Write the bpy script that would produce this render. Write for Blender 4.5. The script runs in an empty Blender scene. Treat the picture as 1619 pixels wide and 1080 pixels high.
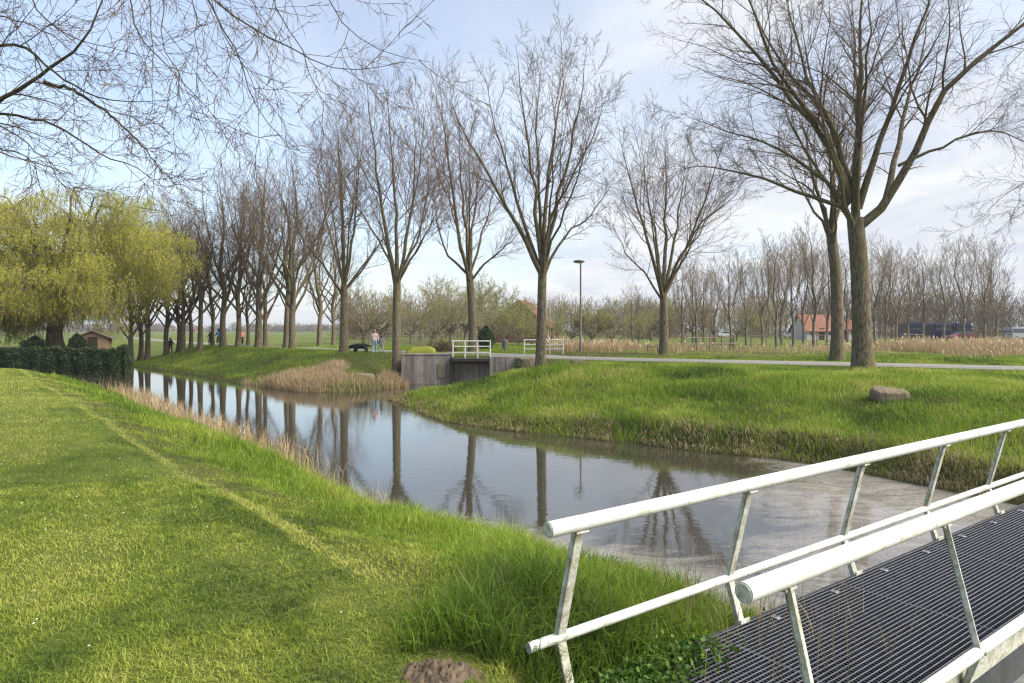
import bpy, math, random
import numpy as np
SC = bpy.context.scene
C = SC.collection
PI = math.pi
F, U0, HZ, CAMZ = 1079.0, 809.5, 522.0, 3.4
RNG = np.random.default_rng(7)
random.seed(7)

def at_z(u, v, z):                     # point of the photo on a level at height z
    Y = (CAMZ - z) * F / (v - HZ)
    return np.array([(u - U0) / F * Y, Y, z])
def at_d(u, v, Y):                     # point of the photo at distance Y
    return np.array([(u - U0) / F * Y, Y, CAMZ - (v - HZ) / F * Y])

# ------------------------------------------------------------------ meshes
class MB:
    """Collects verts and faces and links them as ONE mesh object."""
    def __init__(s):
        s.v, s.f, s.n, s.a = [], [], 0, []
    def add(s, v, f, mi=0, attr=None, smooth=True):
        v = np.asarray(v, dtype=np.float32).reshape(-1, 3)
        if not isinstance(f, np.ndarray):
            by = {}
            for q in f: by.setdefault(len(q), []).append(q)
            fs = [np.array(x, dtype=np.int32) for x in by.values()]
        else:
            fs = [f]
        for q in fs: s.f.append((q + s.n, mi, smooth))
        s.v.append(v); s.n += len(v)
        s.a.append(np.zeros(len(v), np.float32) if attr is None else np.asarray(attr, np.float32))
        return s
    def mesh(s, name, mats):
        me = bpy.data.meshes.new(name)
        V = np.concatenate(s.v)
        me.vertices.add(len(V)); me.vertices.foreach_set('co', V.ravel())
        tot = np.concatenate([np.full(len(q), q.shape[1], np.int32) for q, _, _ in s.f])
        loops = np.concatenate([q.ravel() for q, _, _ in s.f]).astype(np.int32)
        mi = np.concatenate([np.full(len(q), m, np.int32) for q, m, _ in s.f])
        sm = np.concatenate([np.full(len(q), b, bool) for q, _, b in s.f])
        st = np.concatenate([[0], np.cumsum(tot)[:-1]]).astype(np.int32)
        me.loops.add(len(loops)); me.loops.foreach_set('vertex_index', loops)
        me.polygons.add(len(tot)); me.polygons.foreach_set('loop_start', st)
        try: me.polygons.foreach_set('loop_total', tot)
        except Exception: pass
        me.polygons.foreach_set('material_index', mi)
        me.polygons.foreach_set('use_smooth', sm)
        A = np.concatenate(s.a)
        if A.any():
            at = me.attributes.new('tint', 'FLOAT', 'POINT'); at.data.foreach_set('value', A)
        me.update(calc_edges=True); me.validate()
        for m in (mats if isinstance(mats, (list, tuple)) else [mats]): me.materials.append(m)
        return me
    def build(s, name, mats, parent=None, loc=(0, 0, 0)):
        o = bpy.data.objects.new(name, s.mesh(name, mats)); C.objects.link(o)
        o.location = loc
        if parent is not None: o.parent = parent
        return o

def tag(o, label=None, cat=None, group=None, kind=None):
    if label: o['label'] = label
    if cat: o['category'] = cat
    if group: o['group'] = group
    if kind: o['kind'] = kind
    return o
def empty(name, loc, rz=0, label=None, cat=None, group=None):
    o = bpy.data.objects.new(name, None); C.objects.link(o)
    o.empty_display_size = .2
    o.location = loc; o.rotation_euler = (0, 0, rz)
    return tag(o, label, cat, group)
def copy_tree(o, parent=None):
    kids = [c for c in o.children]
    c = o.copy(); C.objects.link(c); c.parent = parent
    for ch in kids: copy_tree(ch, c)
    return c

def norm(a): return a / np.maximum(np.linalg.norm(a, axis=-1, keepdims=True), 1e-9)
def tubes(P, R, k, cap=False):
    """P [B,N,3], R [B,N] -> verts, quads of B tubes with k sides."""
    P = np.asarray(P, float); R = np.asarray(R, float)
    B, N, _ = P.shape
    T = norm(np.gradient(P, axis=1))
    mean = np.abs(P[:, -1] - P[:, 0])
    ref = np.zeros((B, 3)); ref[np.arange(B), np.argmin(mean, axis=1)] = 1
    Uv = norm(np.cross(T, ref[:, None, :])); W = np.cross(T, Uv)
    a = np.arange(k) * 2 * PI / k
    V = P[:, :, None, :] + R[:, :, None, None] * (np.cos(a)[:, None] * Uv[:, :, None, :] + np.sin(a)[:, None] * W[:, :, None, :])
    b, n, j = np.meshgrid(np.arange(B), np.arange(N - 1), np.arange(k), indexing='ij')
    i0 = (b * N + n) * k; j2 = (j + 1) % k
    q = np.stack([i0 + j, i0 + j2, i0 + k + j2, i0 + k + j], -1).reshape(-1, 4)
    return V.reshape(-1, 3), q
def tube1(mb, pts, r, k=12, mi=0, caps=True, attr=None):
    pts = np.asarray(pts, float); n = len(pts)
    rr = np.full(n, r) if np.isscalar(r) else np.asarray(r, float)
    v, q = tubes(pts[None], rr[None], k)
    mb.add(v, q, mi)
    if caps:
        for ring, rev in ((v[:k], False), (v[-k:], True)):
            mb.add(ring, np.arange(k)[None, ::(1 if rev else -1)].astype(np.int32), mi, smooth=False)
def box(mb, c, s, rz=0, mi=0, bev=0.0, tilt=None):
    """bevelled box; c centre, s full sizes"""
    hx, hy, hz = [x / 2 for x in s]
    b = min(bev, hx * .9, hy * .9, hz * .9)
    if b <= 0:
        v = np.array([[x, y, z] for x in (-hx, hx) for y in (-hy, hy) for z in (-hz, hz)])
        f = [(0, 1, 3, 2), (4, 6, 7, 5), (0, 4, 5, 1), (2, 3, 7, 6), (0, 2, 6, 4), (1, 5, 7, 3)]
    else:
        v = []; idx = {}
        for sx in (-1, 1):
            for sy in (-1, 1):
                for sz in (-1, 1):
                    for ax in range(3):
                        p = [sx * (hx - b), sy * (hy - b), sz * (hz - b)]
                        p[ax] = (sx * hx, sy * hy, sz * hz)[ax]
                        idx[sx, sy, sz, ax] = len(v); v.append(p)
        f = []
        for ax in range(3):
            o1, o2 = [k for k in range(3) if k != ax]
            for sg in (-1, 1):
                q = []
                for (a, c2) in ((-1, -1), (1, -1), (1, 1), (-1, 1)):
                    t = [0, 0, 0]; t[ax] = sg; t[o1] = a; t[o2] = c2
                    q.append(idx[t[0], t[1], t[2], ax])
                f.append(q if (sg > 0) == (ax != 1) else q[::-1])
            for a in (-1, 1):                     # edges along ax
                for c2 in (-1, 1):
                    q = []
                    for (s3, axx) in ((-1, o1), (-1, o2), (1, o2), (1, o1)):
                        t = [0, 0, 0]; t[ax] = s3; t[o1] = a; t[o2] = c2
                        q.append(idx[t[0], t[1], t[2], axx])
                    f.append(q)
        for sx in (-1, 1):
            for sy in (-1, 1):
                for sz in (-1, 1):
                    f.append([idx[sx, sy, sz, k] for k in range(3)])
        v = np.array(v)
    if tilt is not None: v = v @ np.asarray(tilt).T
    cs, sn = math.cos(rz), math.sin(rz)
    v = v @ np.array([[cs, sn, 0], [-sn, cs, 0], [0, 0, 1]]) + np.array(c)
    mb.add(v, f, mi, smooth=False)
def prism(mb, prof, x0, x1, mi=0, axis='x', M=None):
    """outline prof [(a,b)] extruded along x between x0 and x1 (a->y, b->z)"""
    n = len(prof)
    v = [[x0, a, b] for a, b in prof] + [[x1, a, b] for a, b in prof]
    f = [tuple(range(n))[::-1], tuple(range(n, 2 * n))] + [(i, (i + 1) % n, n + (i + 1) % n, n + i) for i in range(n)]
    v = np.array(v, float)
    if axis == 'y': v = v[:, [1, 0, 2]]
    if M is not None: v = v @ np.asarray(M)[:3, :3].T + np.asarray(M)[:3, 3]
    mb.add(v, f, mi, smooth=False)

def vnoise(x, y, seed=0, sc=1.0, oct=3):
    """value noise in 0..1"""
    out = 0; amp = 1; tot = 0
    for o in range(oct):
        X = x * sc; Y = y * sc
        xi = np.floor(X).astype(np.int64); yi = np.floor(Y).astype(np.int64)
        fx = X - xi; fy = Y - yi; fx = fx * fx * (3 - 2 * fx); fy = fy * fy * (3 - 2 * fy)
        def h(a, b):
            n = (a * 374761393 + b * 668265263 + (seed + o) * 974634777) & 0xffffffff
            n = ((n ^ (n >> 13)) * 1274126177) & 0xffffffff
            return ((n ^ (n >> 16)) & 0xffff) / 65535.0
        val = (h(xi, yi) * (1 - fx) + h(xi + 1, yi) * fx) * (1 - fy) + (h(xi, yi + 1) * (1 - fx) + h(xi + 1, yi + 1) * fx) * fy
        out = out + val * amp; tot += amp; amp *= .5; sc *= 2.03
    return out / tot
def sstep(a, b, x):
    t = np.clip((x - a) / (b - a), 0, 1); return t * t * (3 - 2 * t)

# ------------------------------------------------------------------ materials
class NT:
    def __init__(s, name):
        s.m = bpy.data.materials.new(name); s.m.use_nodes = True
        s.t = s.m.node_tree; s.t.nodes.clear()
        s.out = s.n('ShaderNodeOutputMaterial')
    def n(s, typ, **kw):
        nd = s.t.nodes.new(typ)
        for k, v in kw.items():
            if k.startswith('i_'):
                key = k[2:].replace('_', ' ')
                nd.inputs[key].default_value = v
            else: setattr(nd, k, v)
        return nd
    def l(s, a, b): s.t.links.new(a, b)
    def noise(s, scale, detail=4, rough=.6, dist=0, vec=None, w=None):
        nd = s.n('ShaderNodeTexNoise', i_Scale=scale, i_Detail=detail, i_Roughness=rough, i_Distortion=dist)
        if vec is not None: s.l(vec, nd.inputs['Vector'])
        return nd.outputs['Fac']
    def ramp(s, fac, stops):
        nd = s.n('ShaderNodeValToRGB'); cr = nd.color_ramp
        while len(cr.elements) < len(stops): cr.elements.new(.5)
        for e, (p, c) in zip(cr.elements, stops):
            e.position = p; e.color = (*c, 1) if len(c) == 3 else c
        s.l(fac, nd.inputs['Fac']); return nd.outputs['Color']
    def mix(s, fac, a, b, blend='MIX'):
        nd = s.n('ShaderNodeMix', data_type='RGBA', blend_type=blend)
        for x, i in ((fac, 0), (a, 6), (b, 7)):
            if hasattr(x, 'is_linked') or hasattr(x, 'links'): s.l(x, nd.inputs[i])
            else: nd.inputs[i].default_value = x if i == 0 else (*x, 1)
        return nd.outputs[2]
    def math(s, op, a, b=None, c=None):
        nd = s.n('ShaderNodeMath', operation=op)
        for i, x in enumerate((a, b, c)):
            if x is None: continue
            if hasattr(x, 'links'): s.l(x, nd.inputs[i])
            else: nd.inputs[i].default_value = x
        return nd.outputs[0]
    def pos(s, scale=None):
        g = s.n('ShaderNodeNewGeometry').outputs['Position']
        if scale is None: return g
        m = s.n('ShaderNodeMapping'); m.inputs['Scale'].default_value = scale
        s.l(g, m.inputs['Vector']); return m.outputs[0]
    def objc(s, scale=None):
        g = s.n('ShaderNodeTexCoord').outputs['Object']
        if scale is None: return g
        m = s.n('ShaderNodeMapping'); m.inputs['Scale'].default_value = scale
        s.l(g, m.inputs['Vector']); return m.outputs[0]
    def bsdf(s, color, rough=.7, metal=0, spec=.3, bump=None, bstr=.3, bdist=.02, alpha=None):
        b = s.n('ShaderNodeBsdfPrincipled')
        if hasattr(color, 'links'): s.l(color, b.inputs['Base Color'])
        else: b.inputs['Base Color'].default_value = (*color, 1)
        if hasattr(rough, 'links'): s.l(rough, b.inputs['Roughness'])
        else: b.inputs['Roughness'].default_value = rough
        b.inputs['Metallic'].default_value = metal
        b.inputs['Specular IOR Level'].default_value = spec
        if bump is not None:
            bn = s.n('ShaderNodeBump', i_Strength=bstr, i_Distance=bdist)
            s.l(bump, bn.inputs['Height']); s.l(bn.outputs[0], b.inputs['Normal'])
        return b
    def done(s, sh):
        s.l(sh.outputs[0], s.out.inputs['Surface']); return s.m

def simple(name, col, rough=.6, metal=0, spec=.3, var=.25, scale=6, bstr=.15):
    t = NT(name); f = t.noise(scale, 5, vec=t.objc())
    c = t.ramp(f, [(.3, tuple(x * (1 - var) for x in col)), (.7, tuple(min(1, x * (1 + var)) for x in col))])
    return t.done(t.bsdf(c, rough, metal, spec, f, bstr))

def leafmat(name, stops, transl=.35, patch=None, rough=.6):
    """blade / leaf material; colour from the per-blade tint and a broad drift over the ground"""
    t = NT(name)
    a = t.n('ShaderNodeAttribute', attribute_name='tint').outputs['Fac']
    c = t.ramp(a, stops)
    d = t.n('ShaderNodeBsdfDiffuse'); t.l(c, d.inputs['Color'])
    tr = t.n('ShaderNodeBsdfTranslucent'); t.l(c, tr.inputs['Color'])
    m = t.n('ShaderNodeMixShader'); m.inputs[0].default_value = transl
    t.l(d.outputs[0], m.inputs[1]); t.l(tr.outputs[0], m.inputs[2])
    gl = t.n('ShaderNodeBsdfGlossy', i_Roughness=.45); gl.inputs['Color'].default_value = (1, 1, 1, 1)
    m2 = t.n('ShaderNodeMixShader'); m2.inputs[0].default_value = .012
    t.l(m.outputs[0], m2.inputs[1]); t.l(gl.outputs[0], m2.inputs[2])
    return t.done(m2)

def barkmat(name, c1, c2, moss, mossamt=.5, sc=1.0):
    t = NT(name)
    v = t.objc((9 * sc, 9 * sc, 2.2 * sc))
    f = t.noise(1.6, 6, .65, .4, v); g = t.noise(.9 * sc, 4, .6, 0, t.objc((1, 1, .5)))
    c = t.ramp(f, [(.36, c1), (.64, c2)])
    mk = t.ramp(g, [(.42, (0, 0, 0)), (.68, (mossamt,) * 3)])
    c = t.mix(mk, c, moss)
    return t.done(t.bsdf(c, .92, 0, .12, f, .9, .06))

M = {}
GREEN = [(0.0, (.060, .100, .018)), (.3, (.150, .232, .026)), (.6, (.265, .355, .042)), (.82, (.36, .395, .07)), (1, (.44, .38, .16))]
M['lawn'] = leafmat('lawn_blades', [(0, (.075, .115, .022)), (.3, (.175, .235, .032)), (.6, (.29, .345, .050)), (.82, (.39, .41, .085)), (1, (.48, .45, .18))], .42)
M['tall'] = leafmat('tall_grass_blades', GREEN, .48)
M['straw'] = leafmat('straw_blades', [(0, (.12, .095, .045)), (.35, (.27, .215, .11)), (.7, (.43, .345, .20)), (1, (.56, .47, .31))], .25)
M['reed'] = leafmat('reed_blades', [(0, (.20, .14, .07)), (.4, (.36, .26, .14)), (.75, (.50, .38, .23)), (1, (.60, .49, .33))], .25)
M['willow'] = leafmat('willow_leaves', [(0, (.19, .22, .02)), (.4, (.38, .40, .038)), (.75, (.53, .52, .065)), (1, (.62, .59, .13))], .5)
M['bud'] = leafmat('young_leaves', [(0, (.15, .17, .035)), (.5, (.30, .33, .08)), (1, (.46, .48, .20))], .4)
M['ivy'] = leafmat('ivy_leaves', [(0, (.016, .028, .012)), (.5, (.036, .060, .022)), (1, (.09, .115, .045))], .15)
M['weed'] = leafmat('weed_leaves', [(0, (.03, .07, .012)), (.5, (.07, .14, .02)), (1, (.14, .22, .04))], .3)
M['white_petal'] = simple('daisy_petal', (.8, .8, .76), .6)
M['bark'] = barkmat('bark_mossy', (.055, .043, .028), (.225, .185, .13), (.105, .10, .034), .8)
M['bark2'] = barkmat('bark_grey', (.09, .073, .054), (.27, .225, .17), (.14, .13, .06), .45)
M['twig'] = simple('twig_bark', (.125, .088, .056), .85, 0, .15, .3, 3)
M['twig_red'] = simple('budding_twig_bark', (.145, .10, .064), .85, 0, .15, .3, 3)
M['twig_pale'] = simple('pale_twig_bark', (.20, .155, .105), .85, 0, .15, .3, 3)
M['far_twig'] = simple('far_twig_bark', (.18, .14, .095), .9, 0, .1, .25, .6)
M['hang'] = barkmat('branch_bark', (.055, .045, .035), (.17, .145, .11), (.10, .10, .04), .5, 3)

def ground_material():
    t = NT('ground_surface')
    a = t.n('ShaderNodeAttribute', attribute_name='tint').outputs['Fac']     # 0 lawn .. 1 rough bank
    p = t.pos()
    n1 = t.noise(.45, 5, .6, .3, p); n2 = t.noise(9, 5, .7, 0, p)
    lawn = t.ramp(n1, [(.25, (.065, .09, .015)), (.5, (.115, .15, .022)), (.75, (.17, .18, .045))])
    soil = t.ramp(n2, [(.3, (.055, .05, .02)), (.7, (.12, .115, .04))])
    field = t.ramp(t.noise(.06, 4, .6, 0, p), [(.3, (.12, .17, .03)), (.7, (.21, .23, .06))])
    c = t.mix(t.ramp(a, [(0, (0, 0, 0)), (.5, (1, 1, 1))]), lawn, soil)
    c = t.mix(t.ramp(a, [(.6, (0, 0, 0)), (.95, (1, 1, 1))]), c, field)
    c = t.mix(t.math('MULTIPLY', n2, .45), c, (.05, .055, .015))
    n3 = t.noise(75, 3, .7, 0, p)
    c = t.mix(t.ramp(n3, [(.40, (0, 0, 0)), (.62, (.75, .75, .75))]), c, (.035, .042, .012))
    return t.done(t.bsdf(c, .95, 0, .1, n2, .5, .03))
M['ground'] = ground_material()

def water_material():
    t = NT('canal_water')
    p = t.pos()
    a = t.n('ShaderNodeAttribute', attribute_name='tint').outputs['Fac']
    rip = t.noise(2.2, 3, .5, .2, t.pos((1, 1.6, 1)))
    rip2 = t.noise(14, 2, .5, .3, t.pos((1, 1.5, 1)))
    h = t.math('ADD', rip, t.math('MULTIPLY', rip2, .16))
    base = t.bsdf((.040, .036, .026), .025, 0, .5, h, .055, .04)
    base.inputs['IOR'].default_value = 1.7
    sw = t.noise(.9, 7, .62, 2.6, t.pos((.8, 1.5, 1)))
    fine = t.noise(16, 5, .75, .6, p)
    f = t.math('ADD', t.math('MULTIPLY', sw, .9), t.math('MULTIPLY', fine, .42))
    f = t.math('ADD', f, t.math('SUBTRACT', a, .98))
    fac = t.ramp(f, [(.16, (0, 0, 0)), (.66, (.62, .62, .62))])
    col = t.ramp(fine, [(.3, (.27, .245, .21)), (.7, (.47, .435, .385))])
    scum = t.bsdf(col, .5, 0, .35, fine, .2, .01)
    m = t.n('ShaderNodeMixShader'); t.l(fac, m.inputs[0]); t.l(base.outputs[0], m.inputs[1]); t.l(scum.outputs[0], m.inputs[2])
    return t.done(m)
M['water'] = water_material()

def white_paint():
    t = NT('weathered_white_paint')
    n = t.noise(7, 6, .7, 0, t.objc()); n2 = t.noise(38, 4, .7, 0, t.objc())
    n3 = t.noise(2.1, 5, .75, .8, t.objc())
    f = t.math('ADD', t.math('MULTIPLY', n, .5), t.math('MULTIPLY', n2, .32)); f = t.math('ADD', f, t.math('MULTIPLY', n3, .25))
    c = t.ramp(f, [(.36, (.64, .64, .61)), (.56, (.58, .58, .53)), (.61, (.44, .43, .32)), (.70, (.20, .20, .12))])
    return t.done(t.bsdf(c, .42, 0, .4, n2, .12, .004))
def dirty_paint():
    t = NT('algae_stained_white_paint')
    n = t.noise(11, 6, .75, .3, t.objc()); n2 = t.noise(60, 4, .7, 0, t.objc())
    f = t.math('ADD', t.math('MULTIPLY', n, .7), t.math('MULTIPLY', n2, .4))
    c = t.ramp(f, [(.40, (.66, .66, .62)), (.52, (.50, .50, .43)), (.62, (.32, .31, .21)), (.76, (.14, .14, .08))])
    return t.done(t.bsdf(c, .55, 0, .35, n2, .2, .004))
M['paint'] = white_paint(); M['paint_dirty'] = dirty_paint()
M['steel'] = simple('galvanised_steel', (.075, .078, .09), .5, .45, .5, .3, 9, .1)
M['steel_bright'] = simple('pale_steel', (.36, .36, .38), .4, .6, .5, .25, 14, .1)  # paler steel for the bar tops and deck clips

def concrete():
    t = NT('formed_concrete')
    w = t.n('ShaderNodeTexNoise', i_Scale=1.0, i_Detail=4.0, i_Roughness=.6); t.l(t.objc((4.5, 4.5, .12)), w.inputs['Vector'])
    n = t.noise(2.2, 6, .7, 0, t.objc()); n2 = t.noise(30, 4, .7, 0, t.objc())
    f = t.math('ADD', t.math('MULTIPLY', w.outputs['Fac'], .7), t.math('MULTIPLY', n, .35))
    c = t.ramp(f, [(.35, (.10, .083, .068)), (.52, (.20, .175, .15)), (.72, (.35, .315, .28))])
    return t.done(t.bsdf(c, .9, 0, .2, t.math('ADD', w.outputs['Fac'], t.math('MULTIPLY', n2, .3)), .4, .02))
M['concrete'] = concrete()
M['dark_gate'] = simple('dark_wet_timber', (.035, .030, .022), .7)
M['asphalt'] = simple('path_asphalt', (.21, .20, .175), .9, 0, .2, .15, 3, .2)
M['stone'] = barkmat('boulder_stone', (.13, .10, .07), (.29, .235, .175), (.15, .14, .06), .45, 1.2)
M['soil'] = simple('loose_soil', (.115, .085, .058), .95, 0, .1, .45, 16, .8)
M['wood'] = simple('weathered_fence_wood', (.20, .165, .115), .85, 0, .2, .3, 12, .3)
M['shed_wood'] = simple('shed_boards', (.22, .155, .09), .75, 0, .2, .2, 6)
M['shed_roof'] = simple('shed_roof_felt', (.20, .165, .12), .85)
M['lamp_post'] = simple('lamp_post_paint', (.16, .15, .12), .5, .3, .4, .2, 4)
M['lamp_head'] = simple('lamp_head_housing', (.12, .12, .12), .4)
M['lamp_glass'] = simple('lamp_diffuser', (.55, .55, .52), .3)
M['roof_tile'] = simple('red_roof_tiles', (.20, .088, .055), .8, 0, .2, .2, 2)
M['roof_brown'] = simple('brown_roof_tiles', (.15, .065, .045), .8, 0, .2, .2, 2)
M['render_wall'] = simple('white_rendered_wall', (.46, .44, .41), .8)
M['brick'] = simple('brown_brick', (.17, .085, .06), .85, 0, .2, .25, 9)
M['glass'] = simple('dark_window_glass', (.03, .035, .045), .08, 0, .6, .2, 2, 0)
M['navy'] = simple('navy_car_paint', (.010, .014, .042), .25, .2, .5, .1, 2, 0)
M['red_paint'] = simple('red_car_paint', (.15, .03, .03), .28, .2, .5, .1, 2, 0)
M['silver'] = simple('silver_car_paint', (.27, .28, .30), .3, .4, .5, .1, 2, 0)
M['white_car'] = simple('white_car_paint', (.55, .56, .58), .3, 0, .5, .05, 2, 0)
M['rubber'] = simple('black_rubber', (.02, .02, .02), .8)
M['chrome'] = simple('bright_metal', (.6, .6, .6), .25, .9, .5, .1, 4, 0)
M['skin'] = simple('skin', (.52, .33, .25), .6)
M['hair'] = simple('dark_blond_hair', (.22, .15, .085), .7)
M['hair_dark'] = simple('dark_hair', (.035, .025, .02), .7)
M['pink_coat'] = simple('pale_pink_coat', (.62, .45, .40), .85)
M['jeans'] = simple('blue_jeans', (.20, .30, .44), .9)
M['grey_coat'] = simple('grey_coat', (.30, .29, .33), .9)
M['black_cloth'] = simple('black_cloth', (.02, .02, .022), .9)
M['blue_coat'] = simple('bright_blue_coat', (.06, .16, .46), .8)
M['salmon_coat'] = simple('salmon_coat', (.75, .27, .20), .8)
M['fur'] = simple('black_fur', (.010, .010, .010), .8)
M['moss'] = simple('moss_cushion', (.19, .20, .035), .95, 0, .1, .3, 8, .6)
# ------------------------------------------------------------------ the canal outline (z = 0 is the water)
def w(u, v): return tuple(at_z(u, v, 0)[:2])
NEAR = [(30, -26), (14, -6), (10, -1), (6.5, 3.5), (4.2, 6.1)] + [w(1180, 985), w(1060, 945), w(960, 920), w(850, 888), w(700, 848), w(600, 808), w(500, 752), w(400, 716), w(300, 678)] + [(-18.2, 33.0)]
DITCH = [(-23.5, 35.5), (-42, 42), (-75, 48)]
HEDGE_BANK = [(-75, 58), (-45, 52.0), (-29.3, 51.0), (-33, 58), (-44, 74), (-60, 92)]
PENIN = [(-58, 96), (-42, 76)] + [w(210, 580), w(250, 585), w(300, 592), w(360, 603), w(420, 612), w(480, 620), w(560, 620), w(640, 612)]
INLET = [(-7.1, 43.75), (.42, 43.75), (.1, 41.0), (-2.8, 37.0)]
FAR = [w(612, 632), w(640, 642), w(700, 667), w(800, 681), w(900, 691), w(1000, 701), w(1100, 713), w(1200, 723), w(1300, 736), w(1400, 756), w(1500, 776), w(1600, 797), (14, 8.5), (20, 1), (36, -24)]
POLY = np.array(NEAR + DITCH + HEDGE_BANK + PENIN + INLET + FAR)

def segdist(x, y, P, closed=False):
    Q = np.array(P); A = Q if closed else Q[:-1]; B = np.roll(Q, -1, 0) if closed else Q[1:]
    best = np.full(x.shape, 1e9)
    for (ax, ay), (bx, by) in zip(A, B):
        dx, dy = bx - ax, by - ay
        t = np.clip(((x - ax) * dx + (y - ay) * dy) / (dx * dx + dy * dy + 1e-9), 0, 1)
        best = np.minimum(best, (x - ax - t * dx) ** 2 + (y - ay - t * dy) ** 2)
    return np.sqrt(best)
def inside(x, y, P):
    r = np.zeros(x.shape, bool); n = len(P)
    for i in range(n):
        x1, y1 = P[i]; x2, y2 = P[(i + 1) % n]
        if y1 == y2: continue
        c = ((y1 > y) != (y2 > y)) & (x < (x2 - x1) * (y - y1) / (y2 - y1) + x1)
        r ^= c
    return r
LAND = 1.72
STRIP = [at_z(60, 600, LAND)[:2], at_z(250, 715, LAND)[:2], at_z(400, 800, LAND)[:2], at_z(520, 870, LAND)[:2]]
sd = np.array(STRIP[3]) - np.array(STRIP[0]); sd = sd / np.linalg.norm(sd)
SN = np.array([-sd[1], sd[0]])                 # towards the water
if SN @ np.array([1, 1]) < 0: SN = -SN
def lawn_side(x, y):                           # metres past the mown edge (positive towards the water)
    return (x - STRIP[0][0]) * SN[0] + (y - STRIP[0][1]) * SN[1]

BD0 = (.8037, .5951); S_C0 = -2.09; DECKZ0 = CAMZ - 1.91
def height(x, y):
    x = np.asarray(x, float); y = np.asarray(y, float)
    d = segdist(x, y, POLY, True); ins = inside(x, y, POLY)
    jag = (vnoise(x, y, 3, 1.1, 3) - .5) * .55
    dn = segdist(x, y, NEAR); df = segdist(x, y, FAR); dp = segdist(x, y, PENIN); di = segdist(x, y, INLET[:2])
    dj = np.maximum(d + jag * sstep(0, .5, d), 0)
    t = np.clip(dj / 4.6, 0, 1); zn = LAND * (1 - (1 - t) ** 1.35)
    kf = .28 + .34 * sstep(-2, 5, x); zf = kf * sstep(0, .75, dj) + (LAND - .06 - kf) * sstep(.3, 7.5, dj)
    zp = .30 * sstep(0, .5, dj) + (LAND - .05 - .30) * sstep(.2, 7, dj)
    zh = LAND * sstep(0, .35, d)
    dh = segdist(x, y, HEDGE_BANK)
    best = np.stack([dn, df, dp, dh], 0).argmin(0)
    z = np.choose(best, [zn, zf, zp, zh])
    zi = LAND * sstep(0, .25, d)
    z = np.where((di < np.minimum(np.minimum(dn, df), dp) + .4) & (y > 43.4) & (x > -7.2), np.maximum(z, zi), z)
    pdd = segdist(x, y, PATHC); z = z + (np.maximum(z, LAND - .04) - z) * (1 - sstep(1.5, 4.5, pdd)) * (y > 20)
    rough = (vnoise(x, y, 11, .8, 3) - .5) * .16 + (vnoise(x, y, 5, .17, 2) - .5) * .22
    lawnm = 1 - sstep(-.2, .5, lawn_side(x, y)); lawnm = np.where(best == 0, lawnm, 0)
    pathd = segdist(x, y, PATHC)
    amp = np.clip(d / 1.5, 0, 1) * (1 - .8 * lawnm) * sstep(1.8, 7, pathd) * (1 - sstep(120, 260, np.hypot(x, y)))
    z = z + rough * amp
    z = np.where(ins, -.75 * sstep(0, 1.6, d), z); z = np.where((x > -4.3) & (x < -1.1) & (y > 43) & (y < 44.1), -.7, z)
    tt = x * BD0[0] + y * BD0[1]; ss = x * BD0[1] - y * BD0[0]
    return np.where((tt > 1.6) & (np.abs(ss - S_C0) < 2.2), np.minimum(z, DECKZ0 - .17 + .15 * sstep(.60, .72, np.abs(ss - S_C0)) + .32 * sstep(.75, 2.2, np.abs(ss - S_C0)) + .4 * sstep(2.5, 1.75, tt)), z)
PATHC = [(60, 8), (36, 22.5), (27, 27.8), (18.5, 33.2), (11.5, 36.9), (6.2, 39.8), (2.6, 42.6), (-.8, 46.0), (-5.5, 50.2), (-10, 54.4), (-16, 60.3), (-23, 67.5), (-31, 76), (-42, 90), (-58, 112), (-90, 160)]

# ------------------------------------------------------------------ ground sheet, out to the horizon
def axis(stops):
    out = []
    for a, b, s in stops: out += list(np.arange(a, b, s))
    return np.array(out)
far_n = np.array([-2600, -1800, -1200, -800, -560, -400, -300, -230, -180, -140])
gx = np.concatenate([far_n, axis([(-110, -46, 2.0), (-46, -20, .5), (-20, 16, .2), (16, 40, .6), (40, 120, 4)]), [130, 160, 210, 280, 380, 520, 760, 1200, 1900, 2600]])
gy = np.concatenate([[-400, -200, -100, -60, -40, -25], axis([(-15, 1, .6), (1, 24, .17), (24, 56, .3), (56, 110, 1.2)]), [112, 125, 145, 175, 220, 290, 380, 520, 760, 1200, 2000, 3000]])
GX, GY = np.meshgrid(gx, gy, indexing='ij')
GZ = height(GX.ravel(), GY.ravel()).reshape(GX.shape)
nx, ny = GX.shape
ii, jj = np.meshgrid(np.arange(nx - 1), np.arange(ny - 1), indexing='ij')
a0 = ii * ny + jj
quads = np.stack([a0, a0 + ny, a0 + ny + 1, a0 + 1], -1).reshape(-1, 4)
x, y = GX.ravel(), GY.ravel()
dn_ = segdist(x, y, NEAR + DITCH); oth_ = segdist(x, y, PENIN + INLET + FAR)
isl = (dn_ < oth_) & ~inside(x, y, POLY)
tint = np.where(isl & (lawn_side(x, y) < .1), .02, .52)
tint = np.where((~isl) & (np.hypot(x, y) > 62), np.clip(.52 + (np.hypot(x, y) - 62) / 60, .52, 1), tint)
gm = MB(); gm.add(np.stack([x, y, GZ.ravel()], -1), quads, 0, tint)
tag(gm.build('ground', M['ground']), kind='structure')
def gz(x, y):
    return height(np.atleast_1d(np.asarray(x, float)), np.atleast_1d(np.asarray(y, float)))
def g1(x, y): return float(gz(x, y)[0])

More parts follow.
